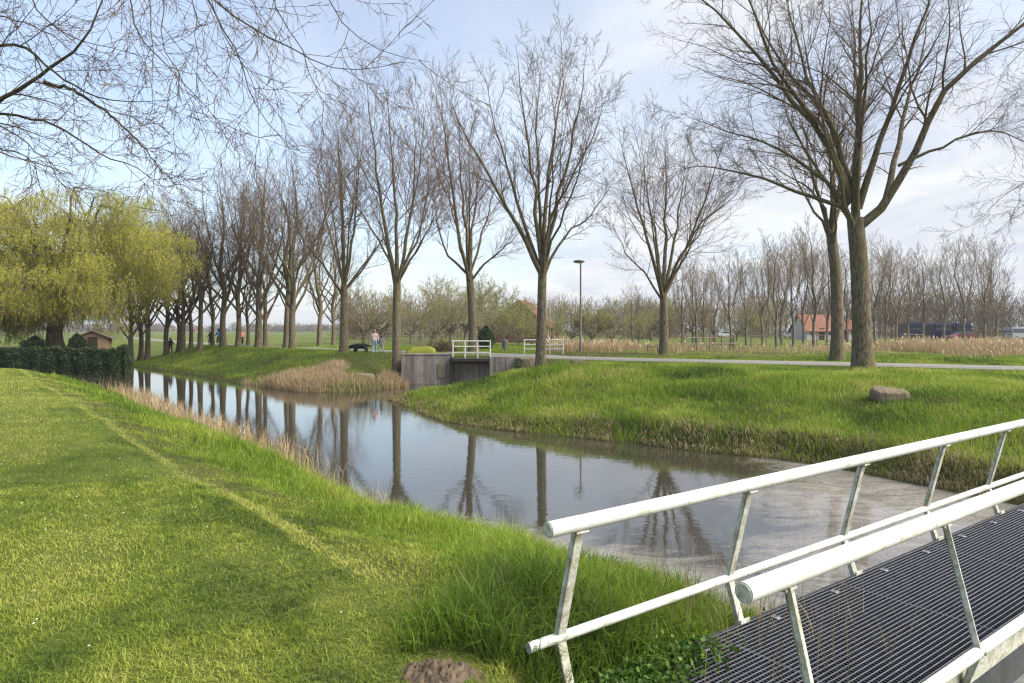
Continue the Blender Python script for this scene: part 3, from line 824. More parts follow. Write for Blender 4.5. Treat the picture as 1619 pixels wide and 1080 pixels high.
px_tree('bare_tree', 855, 34.6, [(854, 577), (856, 520), (857, 450), (858, 425)], .27, .21, [
    ([(855, 435), (830, 385), (800, 330), (770, 275), (740, 230), (725, 190), (716, 150)], .14), ([(857, 440), (842, 390), (815, 310), (795, 240), (775, 165), (765, 105)], .13),
    ([(858, 430), (851, 370), (845, 300), (835, 220), (820, 140), (815, 85)], .13), ([(858, 430), (862, 360), (868, 260), (885, 170), (893, 100), (890, 58)], .14),
    ([(860, 435), (870, 380), (880, 320), (895, 260), (910, 190), (920, 130), (925, 85)], .13), ([(860, 440), (880, 392), (905, 362), (940, 335), (978, 275)], .09),
    ([(860, 432), (868, 350), (900, 290), (930, 230), (957, 155)], .10), ([(857, 430), (855, 330), (850, 220), (855, 120), (860, 62)], .12)], 44,
    'tall bare tree with a fanned crown at the right end of the concrete wall', ROW, MT, n2=12, n3=9, n4=5, rtw=.0064, depth=.35, ratio2=.30)
px_tree('bare_tree', 748, 50.0, [(748, 558), (747, 500), (742, 432)], .34, .26, [
    ([(742, 440), (725, 370), (715, 280), (705, 200), (700, 145)], .16), ([(743, 440), (746, 370), (752, 300), (760, 220)], .14),
    ([(744, 445), (770, 415), (802, 388), (835, 360)], .10), ([(742, 435), (708, 400), (690, 350), (682, 280)], .11), ([(743, 432), (735, 350), (730, 260), (728, 180)], .14), ([(744, 436), (762, 370), (780, 300), (790, 240)], .11)], 45,
    'bare tree rising behind the white railing on the concrete wall', ROW, MTR, n2=13, n3=9, n4=6, rtw=.0074)
px_tree('bare_tree', 627, 44.7, [(627, 564), (627, 500), (628, 432)], .30, .24, [
    ([(627, 450), (615, 380), (605, 300), (598, 220), (592, 135)], .16), ([(628, 455), (640, 385), (650, 300), (652, 220), (648, 155)], .13),
    ([(628, 450), (650, 412), (682, 360), (706, 305)], .10), ([(627, 470), (608, 385), (588, 330), (568, 270)], .10), ([(627, 440), (630, 330), (626, 240), (622, 165)], .15),
    ([(628, 445), (660, 370), (675, 280), (672, 200)], .10)], 46, 'bare tree at the left end of the concrete wall', ROW, MTR, n2=13, n3=9, n4=6, rtw=.0084)
px_tree('bare_tree', 544, 51.0, [(544, 560), (544, 510), (544, 452)], .32, .25, [
    ([(544, 470), (520, 425), (490, 388), (468, 330)], .12), ([(544, 455), (540, 380), (530, 300), (520, 220), (512, 180)], .16), ([(545, 455), (560, 385), (570, 310), (580, 250), (588, 205)], .13),
    ([(545, 460), (570, 430), (590, 390), (600, 340)], .10), ([(544, 448), (546, 350), (548, 260), (542, 185)], .15), ([(544, 450), (520, 370), (500, 300), (490, 230)], .11)], 47,
    'bare tree with low spreading limbs just left of the black dog', ROW, MTR, n2=13, n3=9, n4=6, rtw=.0074)
# the rest of the rows: a few kinds, repeated at different turns and sizes
kinds = [gen_tree('row_tree', 17.5, .31, 60 + i, MTR, fork=(.30, .34, .27, .32)[i], nl=9, spread=.54, n2=10, n3=8, n4=4, rtw=.0086) for i in range(4)]
row_spots = [  # u, v of the foot, top v, label
    (463, 553, 235, 'bare tree with a dark straight trunk left of the low limbed tree'),
    (453, 552, 262, 'slimmer bare trunk almost touching the dark straight one left of the low limbed tree'),
    (408, 551, 238, 'bare tree right of the cyclist in the salmon coat'),
    (376, 549.2, 300, 'bare tree directly left of the cyclist in the salmon coat'),
    (353, 550, 262, 'bare tree whose trunk stands just right of the cyclist in blue'),
    (316, 550.5, 318, 'thick bare tree between the walkers and the cyclists'),
    (289, 550, 330, 'bare tree right of the two far walkers, the thicker of a close pair'),
    (282, 549, 345, 'bare tree in a close pair right of the two walkers, the thinner trunk'),
    (263, 549, 335, 'bare tree whose trunk rises behind the two walkers'),
    (233, 549.5, 330, 'bare tree half hidden by the right edge of the willow'),
    (207, 550, 335, 'bare trunk seen under the willow just right of the shed'),
    (222, 548, 350, 'thin bare trunk seen under the willow, left of the half hidden one'),
    (505, 548.5, 330, 'bare tree with a low fork standing in the gap left of the low limbed tree'),
    (527, 546, 360, 'thin bare tree immediately left of the low limbed trunk'),
    (420, 548, 330, 'bare tree behind the row, just right of the trunk next to the salmon cyclist'),
    (392, 546, 380, 'small bare tree far behind the salmon cyclist'),
    (336, 546, 372, 'small bare tree far behind the small dark cyclist'),
    (302, 546.5, 360, 'bare tree in the second row left of the thick trunk'),
]
for i, (u, v, top, lab) in enumerate(row_spots):
    D = 1.74 * F / (v - HZ)
    if D > 66: D = 66 + (D - 66) * .55
    p = np.array([(u - U0) / F * D, D]); z0 = g1(*p)
    sc = (CAMZ - (top - HZ) / F * D - z0) / 17.5
    t, c = kinds[i % 4]
    place_tree('bare_tree', t, c, (p[0], p[1], z0), i * 1.7, sc, lab, 'tree', ROW)

# slim trees of the young plantation on the right
slim = [gen_tree('slim_tree', 10.5, .14, 80 + i, MG, fork=.34, nl=7, spread=.44, slim=1, n2=9, n3=6, n4=4, start2=.3, rtw=.0075, up2=.26, up3=.16, minlen2=.6) for i in range(4)]
PG = 'slim bare trees of the young plantation on the right'
pl = [(1100, 551, 400, 'slim bare tree at the left end of the rail pen'), (1112, 549, 420, 'slim bare tree rising inside the rail pen, left of its middle'), (1155, 553, 395, 'slim bare tree at the right end of the rail pen'),
      (1130, 546, 430, 'small slim tree far behind the rail pen'), (1180, 547, 415, 'slim bare tree just right of the rail pen, leaning right'), (1206, 549, 385, 'slim dark trunked tree in front of the white parked car'),
      (1228, 557, 372, 'slim tree standing nearest the path in the plantation'), (1236, 545, 395, 'thin tree close behind the slim tree nearest the path'), (1254, 550, 375, 'slim tree in front of the left end of the red roofed farmhouse'),
      (1270, 545, 390, 'thin tree rising before the red roof'), (1287, 554, 350, 'slim tree with a wide low fork in front of the red roofed farmhouse'), (1308, 545, 392, 'slim tree close left of the dark leaning trunk'),
      (1340, 546, 385, 'thin tree in the gap between the two big trunks'), (1384, 546, 375, 'slim tree just right of the biggest trunk'), (1400, 543, 395, 'thin tree two trunks right of the biggest trunk'),
      (1416, 549, 388, 'slim tree left of the navy vans'), (1460, 546, 392, 'thin straight tree in front of the gap between two navy vans'), (1436, 541, 400, 'slim tree behind the left navy van'),
      (1492, 540, 385, 'slim tree in front of the middle navy van'), (1524, 539, 378, 'slim tree beside the red car'), (1556, 540, 382, 'fan shaped slim tree above the tall reeds'),
      (1575, 539, 400, 'slim leaning tree right of the fan shaped one'), (1078, 548, 410, 'slim tree close right of the lone tree by the lamp post'), (1000, 549, 450, 'small slim tree left of the lone tree, above the reeds')]
for i, (u, v, top, lab) in enumerate(pl):
    D = 1.7 * F / (v - HZ)
    if D > 72: D = 72 + (D - 72) * .45
    p = np.array([(u - U0) / F * D, D]); z0 = g1(*p)
    sc = (CAMZ - (top - HZ) / F * D - z0) / 10.5
    t, c = slim[(i * 3 + i // 4) % 4]
    place_tree('slim_tree', t, c, (p[0], p[1], z0), i * 2.1, sc, lab, 'tree', PG)

# orchard trees and bushes, behind the culvert and along the reeds
def bush_meshes(name, H, W, seed, mats, leafn=0, leafmat_=None, trunk=.25, r=.08, ll=.09):
    rng = np.random.default_rng(seed)
    tp = np.array([[0, 0, -.2], [.05, .02, H * trunk * .5], [.1 * rng.normal(), .1 * rng.normal(), H * trunk]]); limbs = []
    for i in range(9):
        a = i * 2.4 + rng.normal() * .3; rad = W * .5 * rng.uniform(.5, 1); hh = H * (1 - trunk) * rng.uniform(.4, 1)
        st = tp[-1] * rng.uniform(.55, 1)
        d = np.array([math.cos(a), math.sin(a), 0])
        limbs.append((np.array([st, st + d * rad * .5 + [0, 0, hh * .35], st + d * rad * .85 + [0, 0, hh * .75], st + d * rad + [0, 0, hh]]), r * .55))
    return tree_meshes(name, tp, [r, r * .9, r * .8], limbs, seed, mats, n2=8, n3=7, n4=3, rtw=.008, buds=leafn, budmat=leafmat_, ang2=.85, ratio2=.45)
bare_bush = [bush_meshes('orchard_tree', 4.2, 4.6, 90 + i, MG, 2600, M['bud'], r=.12) for i in range(2)]
green_bush = [bush_meshes('budding_bush', 4.0, 4.4, 95 + i, MG, 11000, M['bud'], trunk=.15) for i in range(2)]
OG = 'orchard trees and bushes behind the culvert'
ob = [(683, 545, 470, 0, 'dark gnarled orchard tree behind the mossy mound'), (650, 541, 480, 1, 'bare orchard tree just right of the walker in the pale coat'), (600, 540, 450, 0, 'wide bare orchard tree behind the walker in the pale coat'),
      (575, 540, 455, 1, 'bare bushy orchard tree behind the black dog'), (712, 541, 455, 1, 'bare bush behind the left end of the near white railing'), (775, 541, 478, 2, 'budding bush behind the right end of the near white railing'),
      (802, 547, 452, 3, 'tall yellow green bush beside the brown roof'), (822, 548, 486, 2, 'pale green low bush in front of the brown roof'), (840, 549, 500, 3, 'low budding bush left of the tree in front of the far railing'),
      (868, 548, 498, 2, 'olive bush between the tree and the lamp post'), (905, 542, 480, 3, 'olive bush directly left of the lamp post'), (935, 543, 478, 2, 'olive bush directly right of the lamp post'), (968, 543, 480, 3, 'olive bush between the lamp post and the lone tree'),
      (1010, 541, 490, 2, 'olive bush left of the lone tree by the reeds'), (735, 538, 440, 0, 'bare orchard tree behind the tree on the culvert'), (665, 536, 440, 1, 'tall bare orchard tree in the gap right of the wall end tree'),
      (1130, 537, 480, 1, 'brown bush far behind the rail pen'), (1205, 536, 482, 3, 'pale budding bush far behind the plantation'), (1095, 537, 470, 0, 'brown bushy tree behind the left end of the rail pen'), (1165, 537, 478, 0, 'brown bushy tree behind the right end of the rail pen'),
      (1030, 537, 465, 1, 'bare bushy tree close left of the lone tree'), (760, 536, 450, 1, 'bare bushy tree far behind the near white railing')]
for i, (u, v, top, kd, lab) in enumerate(ob):
    D = 1.7 * F / (v - HZ)
    if D > 74: D = 74 + (D - 74) * .6
    p = np.array([(u - U0) / F * D, D]); z0 = g1(*p)
    t, c = (bare_bush + green_bush)[kd]
    sc = (CAMZ - (top - HZ) / F * D - z0) / (4.2 if kd < 2 else 4.0)
    place_tree('orchard_tree' if kd < 2 else 'bush', t, c, (p[0], p[1], z0), i * 1.3, sc, lab, 'tree' if kd < 2 else 'bush', OG)

# far-off bare wood behind the plantation: one mass of many twigs
def wood_mass(name, spots, mats, label, cat, nq, ql, qw, seed, scrub=.35):
    rng = np.random.default_rng(seed); mb = MB(); TP = []; TR = []
    for (x, y, h, wd) in spots:
        o = np.array([x, y, LAND]); TP.append(o + np.array([[0, 0, -.3], [.1, 0, h * .3], [.2, .1, h * .6], [.2, 0, h * .92]])); TR.append(np.array([.2, .15, .09, .02]) * h / 10)
        for i in range(7):
            a = rng.random() * 6.28; st = h * rng.uniform(.2, .5); r = wd * .5 * rng.uniform(.5, 1); e = h * rng.uniform(.6, .95)
            d = np.array([math.cos(a), math.sin(a), 0])
            TP.append(o + np.array([[0, 0, st], [0, 0, st + (e - st) * .35] + d * r * .45, [0, 0, st + (e - st) * .7] + d * r * .8, [0, 0, e] + d * r])); TR.append(np.array([.09, .06, .04, .015]) * h / 10)
        n = int(nq * rng.uniform(.6, 1.3)); p = norm(rng.normal(size=(n, 3))) * rng.random((n, 1)) ** .42
        p = p * [wd * .55, wd * .55, h * .40] + [0, 0, h * .58]
        k = int(n * scrub); p[:k, 2] = rng.random(k) * h * .35; p[:k, :2] *= 1.5
        d = norm(np.concatenate([p[:, :2] * .5, np.full((n, 1), h * .35)], 1) + rng.normal(size=(n, 3)) * h * .12)
        l = ql * rng.uniform(.5, 1.4, (n, 1)); sd_ = norm(np.cross(d, rng.normal(size=(n, 3)))) * qw * rng.uniform(.5, 1.3, (n, 1))
        b0 = p + o; b0[:, 2] = np.maximum(b0[:, 2], LAND)
        v = np.stack([b0, b0 + d * l * .4 + sd_ * .5, b0 + d * l, b0 + d * l * .4 - sd_ * .5], 1).reshape(-1, 3)
        mb.add(v, np.arange(4 * n, dtype=np.int32).reshape(n, 4))
    v, q = tubes(np.array(TP), np.array(TR), 4); mb.add(v, q)
    tag(mb.build(name, mats), label, cat, None, 'stuff')
rg = np.random.default_rng(5); sp = []
for i in range(150):
    u = rg.uniform(1010, 1800); D = rg.uniform(125, 190)
    hh = (np.interp(u, [1000, 1200, 1350, 1619, 1760], [62, 74, 86, 78, 70]) * rg.uniform(.62, 1.15)) / F * D
    sp.append(((u - U0) / F * D, D, hh, hh * rg.uniform(.55, .8)))
for i in range(60):
    u = rg.uniform(540, 1010); D = rg.uniform(120, 170); hh = rg.uniform(34, 74) / F * D
    sp.append(((u - U0) / F * D, D, hh, hh * rg.uniform(.6, .9)))
wood_mass('far_woodland', sp, M['far_twig'], 'bare brown wood far behind the plantation and the vans', 'woodland', 620, 1.1, .085, 6)
sp = []
for i in range(170):
    u = rg.uniform(-200, 620); D = rg.uniform(600, 760); hh = rg.uniform(4, 8.5); sp.append(((u - U0) / F * D, D, hh, hh * rg.uniform(1.2, 2.2)))
wood_mass('distant_treeline', sp, M['far_twig'], 'low hazy line of trees on the horizon behind the field', 'treeline', 260, 2.2, .8, 7, .5)

# ------------------------------------------------------------------ overhanging branches, trees outside the frame
def overhang(name, base, trunk_h, r0, D0, limbs_px, seed, label, droop=.1, n2=11, n3=7, n4=3, extra=()):
    o = np.array([base[0], base[1], g1(*base)])
    tp = np.array([[0, 0, -.4], [.1, 0, trunk_h * .4], [.25, .1, trunk_h * .75], [.3, .1, trunk_h]])
    tt = resample(tp, 24); limbs = []
    for i, (pts, r, D, D1, h0) in enumerate(limbs_px):
        n = len(pts); P = [at_d(u, v, D + (D1 - D) * k / (n - 1)) - o for k, (u, v) in enumerate(pts)]
        st = tt[np.argmin(np.abs(tt[:, 2] - h0))] if h0 is not None else None
        if st is not None: P = [st, st * .45 + P[0] * .55 + np.array([0, 0, .25])] + P
        limbs.append((np.array(P), r))
    for P, r in extra: limbs.append((np.array(P, float) - o, r))
    t, c = tree_meshes(name, tp, [r0, r0 * .85, r0 * .6], limbs, seed, (M['hang'], M['twig']), n2=n2, n3=n3, n4=n4, rtw=.0029, minlen2=.35, up2=.02, up3=.0, droop=droop, ang2=.7, ratio2=.24, ratio3=.40, ratio4=.55, start2=.35, nl_=34, jit=.008)
    return place_tree(name, t, c, tuple(o), 0, 1, label, 'tree')
B0 = (-8.4, 6.6)
top = at_d(-420, -420, 7.4)
overhang('overhanging_tree', B0, 9.5, .34, 7.5, [
    ([(-60, 185), (0, 158), (60, 122), (112, 84), (146, 40), (165, -12), (175, -70)], .062, 7.6, 7.3, 3.2),
    ([(-60, 75), (0, 72), (36, 73), (72, 104), (105, 128), (150, 152), (205, 160), (265, 158)], .040, 7.6, 7.0, 4.0),
    ([(-50, 182), (0, 180), (60, 190), (112, 212), (160, 245), (220, 268), (268, 306)], .036, 7.8, 7.2, 2.9),
    ([(-50, 178), (0, 200), (30, 216), (90, 266), (126, 312)], .026, 7.2, 6.9, 2.7),
    ([(-40, 226), (0, 236), (40, 246), (60, 276), (76, 335)], .026, 7.0, 6.8, 2.6),
    ([(70, 130), (130, 150), (200, 205), (250, 262), (285, 300)], .020, 7.3, 7.0, None),
    ([(210, -160), (300, -40), (340, 5), (390, 36), (440, 65), (480, 86), (530, 108), (590, 106), (640, 98)], .034, 7.0, 6.6, 7.2),
    ([(230, -150), (312, -30), (358, 55), (384, 110), (405, 168), (432, 202), (476, 240)], .032, 7.2, 6.9, 7.0),
    ([(330, -150), (425, -30), (440, 20), (478, 80), (495, 130), (530, 182), (560, 195)], .026, 6.9, 6.7, 7.6),
    ([(400, -150), (500, -30), (540, 36), (580, 66), (622, 86), (680, 98)], .026, 6.8, 6.5, 8.0),
    ([(140, -160), (228, -30), (240, 50), (242, 140), (232, 200)], .022, 7.0, 6.8, 6.6),
    ([(120, -150), (200, -20), (216, 48), (250, 92), (300, 142), (340, 186), (372, 252)], .024, 7.4, 7.2, 6.4),
    ([(170, -150), (256, -20), (254, 60), (288, 120), (310, 180), (330, 235)], .018, 6.7, 6.6, 6.9),
    ([(230, -140), (300, -10), (312, 60), (313, 140), (330, 200)], .016, 7.6, 7.4, 7.2),
    ([(270, -140), (330, -10), (350, 50), (400, 130), (408, 190), (412, 245)], .018, 7.1, 7.0, 7.3),
    ([(-30, -140), (40, -30), (60, 20), (120, 60), (190, 80), (240, 90)], .024, 7.9, 7.7, 5.6),
    ([(-40, 20), (20, 30), (70, 50), (120, 85), (170, 100)], .022, 8.1, 7.9, 4.6),
], 201, 'long thin drooping bare branches of a tree hanging in at the upper left', droop=.05)
overhang('overhanging_tree', (17.5, 15.5), 9, .3, 15, [
    ([(1780, 150), (1700, 240), (1650, 275), (1600, 300), (1560, 335), (1548, 360)], .045, 15.5, 15, 5.5),
    ([(1790, 250), (1720, 285), (1660, 300), (1610, 330), (1590, 365)], .035, 15.2, 14.6, 4.5),
    ([(1760, -40), (1690, 20), (1640, 60), (1590, 110), (1560, 170)], .04, 15.8, 15.5, 8),
    ([(1770, 60), (1700, 110), (1640, 140), (1585, 160)], .035, 15.5, 15.3, 7),
], 202, 'bare drooping twigs of a tree reaching in from the right edge above the reeds', droop=.08, n2=14, n3=9, n4=5)
# ------------------------------------------------------------------ weeping willow
def willow(base, H, W, seed):
    rng = np.random.default_rng(seed)
    o = np.array([base[0], base[1], g1(*base)])
    tp = np.array([[0, 0, -.4], [-.1, 0, 1.5], [.1, .1, 3.2], [.3, 0, 4.6]]); tt = resample(tp, 20); limbs = []
    for i in range(20):
        a = i * 2.399 + .4; st = tt[int(7 + 12 * i / 20)]; rad = W * .5 * rng.uniform(.45, .88); top = H * rng.uniform(.62, .97) - st[2]
        d = np.array([math.cos(a), math.sin(a), 0])
        limbs.append((np.array([st, st + d * rad * .35 + [0, 0, top * .5], st + d * rad * .72 + [0, 0, top * .92], st + d * rad + [0, 0, top * .86]]), rng.uniform(.14, .26)))
    # the long bent limb to the left
    limbs.append((np.array([tt[10], tt[10] + [-1.6, -.8, 1.3], tt[10] + [-3.4, -1.0, 2.0], tt[10] + [-5.6, -1.2, 4.6], tt[10] + [-7.0, -1.2, 5.4]]), .24))
    tm = MB(); v, q = tubes(tt[None], np.linspace(.62, .45, 20)[None] * (1 + .35 * np.exp(-tt[:, 2] / .7))[None], 16); tm.add(v, q)
    LP = np.array([resample(p, 12) for p, r in limbs]); LP[:, 2:] += rng.normal(size=LP[:, 2:].shape) * .12
    LR = np.array([r * np.linspace(1, .2, 12) for p, r in limbs]); v, q = tubes(LP, LR, 8); tm.add(v, q)
    b2, r2 = grow(LP, LR, 10, .25, 1, .9, .30, 6, .02, .16, rng, .5, .3, .015, 1.0); cm = MB(); v, q = tubes(b2, r2, 5); cm.add(v, q, 0)
    b3, r3 = grow(b2, r2, 5, .15, 1, 1.0, .5, 4, -.05, .2, rng, .55, .4, .01, .5); v, q = tubes(b3, r3, 4); cm.add(v, q, 0)
    # hanging sprays: tufts all through the dome, each a bundle of strands
    nc = 330
    cd = norm(rng.normal(size=(nc, 3))); cr_ = rng.random(nc) ** .40
    cc = cd * cr_[:, None] * [W * .53, W * .46, H * .43] + [-.6, 0, H * .56]
    cc[:, 2] += (vnoise(cc[:, 0] + 50, cc[:, 1] + 50, 3, .35, 2) - .5) * 2.0
    lowc = np.stack([rng.uniform(-11, 1.0, 46), rng.uniform(-5.5, -1.2, 46), rng.uniform(2.3, 4.6, 46)], -1); cc = np.concatenate([cc, lowc])
    cc = cc[(cc[:, 2] > 2.25) & (vnoise(cc[:, 0] + 30, cc[:, 2] + 30, 5, .33, 2) > .28)]
    # light links from the boughs to the tufts
    src = np.concatenate([b2.reshape(-1, 3), b3[:, 1:].reshape(-1, 3)])
    ni = np.array([np.argmin(((src - c) ** 2).sum(1) + 3.0 * np.maximum(src[:, 2] - c[2] - .2, 0) ** 2) for c in cc]); sp0 = src[ni]
    mid = (sp0 + cc) / 2 + [0, 0, .35]
    v, q = tubes(np.stack([sp0, mid, cc], 1), np.tile([.03, .022, .012], (len(cc), 1)), 4); cm.add(v, q, 0)
    per_c = 54; ns = len(cc) * per_c
    ci = np.repeat(np.arange(len(cc)), per_c)
    st = cc[ci] + rng.normal(size=(ns, 3)) * [.62, .62, .28]
    Ln = np.repeat(rng.uniform(.9, 2.3, len(cc)), per_c) * rng.uniform(.45, 1.3, ns); Ln = np.minimum(Ln, np.maximum(st[:, 2] - .5, .4))
    out = norm(np.concatenate([(st - cc[ci])[:, :2] + .35 * norm(cc[ci])[:, :2], np.zeros((ns, 1))], 1)); K = 7
    tpar = np.linspace(0, 1, K)
    S = st[:, None, :] + out[:, None, :] * (np.sqrt(tpar) * .38)[None, :, None] + (rng.normal(size=(ns, 1, 3)) * [.10, .10, 0]) * (np.sin(tpar * 4))[None, :, None]
    S[:, :, 2] += -Ln[:, None] * tpar[None] ** 1.2 + .16 * np.sin(tpar * PI)[None]
    v, q = tubes(S, np.full((ns, K), .007), 3); cm.add(v, q, 0)
    per = 15; ti = rng.random((ns, per)) ** .85 * (K - 1.01); i0 = ti.astype(int); fr = (ti - i0)[..., None]
    P = S[np.arange(ns)[:, None], i0] * (1 - fr) + S[np.arange(ns)[:, None], i0 + 1] * fr
    P = P.reshape(-1, 3) + rng.normal(size=(ns * per, 3)) * .05
    v, q, at = leaf_quads(P, rng, .22, .045, hang=1.8)
    sv = np.repeat(np.repeat(np.repeat(rng.random(len(cc)), per_c) * .6 + rng.random(ns) * .4, per), 4)
    cm.add(v, q, 1, np.clip(at * .4 + sv * .6, .01, 1))
    t = tm.mesh('willow_trunk', M['bark']); c = cm.mesh('willow_crown', [M['twig_pale'], M['willow']])
    return place_tree('weeping_willow', t, c, tuple(o), 0, 1, 'large weeping willow with yellow green hanging leaves behind the ivy hedge', 'tree')
willow(((88 - U0) / F * 57, 57), 14.4, 20.6, 301)

# ------------------------------------------------------------------ ivy hedge on the water's edge
hedge = empty('ivy_hedge', (-36, 51.2, 0), 0, 'dark ivy covered fence standing at the edge of the water below the willow', 'hedge')
rg = np.random.default_rng(9); hl = np.array(hedge.location)
A = np.array([-62, 52.6]); Bq = np.array([-29.2, 51.1]); Cq = np.array([-32.6, 57.6])
lat = MB()
for a, b in ((A, Bq - [.5, 0]), (Bq + [-.4, .8], Cq)):
    d = b - a; L_ = np.linalg.norm(d); box(lat, np.array([*(a + b) / 2, 1.0]) - hl, (L_, .25, 1.9), math.atan2(d[1], d[0]))
lat.build('fence_panel', M['dark_gate'], hedge)
pts = []; tn = []
for a, b, n in ((A, Bq, 52000), (Bq, Cq, 10000)):
    d = b - a; L_ = np.linalg.norm(d); nrm = np.array([d[1], -d[0]]) / L_
    t = rg.random(n); z = rg.random(n) ** .9
    topz = 1.95 + (vnoise(t * L_, t * 0, 4, .9, 3) - .5) * .55
    bulge = .12 + .30 * vnoise(t * L_, z * 3, 8, .8, 3) + .05 * rg.random(n)
    side = np.where(rg.random(n) < .85, 1, -1)
    fold = .10 * np.sin(t * L_ * 5 + vnoise(t * L_, z, 3, .5, 2) * 6)
    zz = .05 + z * topz
    pts.append(np.stack([a[0] + d[0] * t + nrm[0] * (bulge + fold) * side, a[1] + d[1] * t + nrm[1] * (bulge + fold) * side, zz], -1))
    m_ = rg.random(n // 4); tz = 1.95 + (vnoise(m_ * L_, m_ * 0, 4, .9, 3) - .5) * .55
    off = rg.uniform(-.3, .3, n // 4)
    pts.append(np.stack([a[0] + d[0] * m_ + nrm[0] * off, a[1] + d[1] * m_ + nrm[1] * off, tz + rg.random(n // 4) * .12], -1))
P = np.concatenate(pts); v, q, at = leaf_quads(P - hl, rg, .125, .10, hang=1.0)
hm = MB(); hm.add(v, q, 0, at); hm.build('ivy_leaves', M['ivy'], hedge)
# dark conifer-like bush sitting on top of the hedge
def evergreen(x, y, H, W, seed, label):
    rng = np.random.default_rng(seed); o = empty('evergreen_bush', (x, y, g1(x, y)), 0, label, 'bush')
    m = MB(); tube1(m, [(0, 0, -.2), (0, 0, H * .8)], [.08, .02], 8); m.build('stem', M['bark2'], o)
    n = 5000; a = rng.random(n) * 2 * PI; z = rng.random(n); r = W * .5 * np.sin(PI * np.clip(z * .85 + .12, 0, 1)) * np.sqrt(rng.random(n)) * (.75 + .5 * vnoise(np.cos(a) * 2 + 5, z * 3 + np.sin(a) * 2 + 5, seed, 1.2, 2))
    v, q, at = leaf_quads(np.stack([r * np.cos(a), r * np.sin(a), z * H], -1), rng, .14, .06); m = MB(); m.add(v, q, 0, at); m.build('foliage', M['ivy'], o)
evergreen((55 - U0) / F * 53.5, 53.5, 1.15, 1.9, 3, 'dark evergreen bush rising above the ivy hedge left of the willow trunk')
evergreen((122 - U0) / F * 54, 54, 1.3, 1.3, 4, 'small dark evergreen bush beside the garden shed')
evergreen((768 - U0) / F * 56, 56, 1.9, 1.6, 6, 'dark rounded bush behind the near white railing')

# garden shed
shx = (150 - U0) / F * 56
shed = empty('garden_shed', (shx, 56, g1(shx, 56) - .4), .42, 'small wooden garden shed with a low gable roof behind the hedge', 'shed')
m = MB(); prism(m, [(-1.1, 0), (1.1, 0), (1.1, 1.45), (0, 1.95), (-1.1, 1.45)], -1.2, 1.2, axis='y'); m.build('wall', M['shed_wood'], shed)
m = MB()
for s in (-1, 1): prism(m, [(0, 1.97), (0, 2.06), (s * 1.45, 1.42), (s * 1.45, 1.33)], -1.45, 1.45, axis='y')
m.build('roof', M['shed_roof'], shed)
m = MB(); box(m, (0, -1.215, .85), (.7, .03, 1.3), 0, 0, .01); m.build('door', M['dark_gate'], shed)
m = MB(); box(m, (-.72, -1.215, 1.1), (.4, .03, .4), 0, 0, .01); m.build('window', M['glass'], shed)

# ------------------------------------------------------------------ grass
def frustum(x, y, marg=.16):
    return (y > -1.5) & (np.abs(x) < (U0 / F + marg) * y + 1.6)
def blades(x, y, h, wd, lean, seed, mat_attr, az=None, segs=2, z=None, droop=None):
    rng = np.random.default_rng(seed); n = len(x)
    z = gz(x, y) - .015 if z is None else z
    az = rng.random(n) * 2 * PI if az is None else az
    yaw = rng.random(n) * PI
    s = np.stack([np.cos(yaw), np.sin(yaw), 0 * yaw], -1) * (wd / 2)[:, None]
    ld = np.stack([np.cos(az), np.sin(az), 0 * az], -1)
    b = np.stack([x, y, z], -1); up = np.array([0, 0, 1.0])
    dr = np.zeros(n) if droop is None else droop
    mid = b + up * (h * .58)[:, None] + ld * (h * lean * .30)[:, None]
    tip = b + up * (h * (1 - .35 * lean ** 2 - dr))[:, None] + ld * (h * lean)[:, None]
    if segs == 1:
        v = np.stack([b - s, b + s, tip], 1).reshape(-1, 3); i = np.arange(n) * 3
        return v, [np.stack([i, i + 1, i + 2], -1).astype(np.int32)], np.repeat(mat_attr, 3)
    v = np.stack([b - s, b + s, mid + s * .8, mid - s * .8, tip], 1).reshape(-1, 3); i = np.arange(n) * 5
    return v, [np.stack([i, i + 1, i + 2, i + 3], -1).astype(np.int32), np.stack([i + 3, i + 2, i + 4], -1).astype(np.int32)], np.repeat(mat_attr, 5)
def addb(mb, r, mi=0):
    v, fs, at = r; at = np.clip(at, .001, 1)
    n0 = mb.n; mb.add(v, fs[0], mi, at, False)
    for f in fs[1:]: mb.f.append((f + n0, mi, False))
def scatter(n, x0, x1, y0, y1, seed):
    rng = np.random.default_rng(seed); x = rng.uniform(x0, x1, n); y = rng.uniform(y0, y1, n); k = frustum(x, y); return x[k], y[k], rng
def region(x, y):
    ins = inside(x, y, POLY); dn = segdist(x, y, NEAR + DITCH); df = segdist(x, y, FAR); dp = segdist(x, y, PENIN); di = segdist(x, y, INLET)
    return ins, dn, df, dp, di
def on_deck(x, y, pad=.05):
    t = x * BD[0] + y * BD[1]; s = x * BN[0] + y * BN[1]
    return (np.abs(s - S_C) < DW + pad) & (t > tD0 - pad)

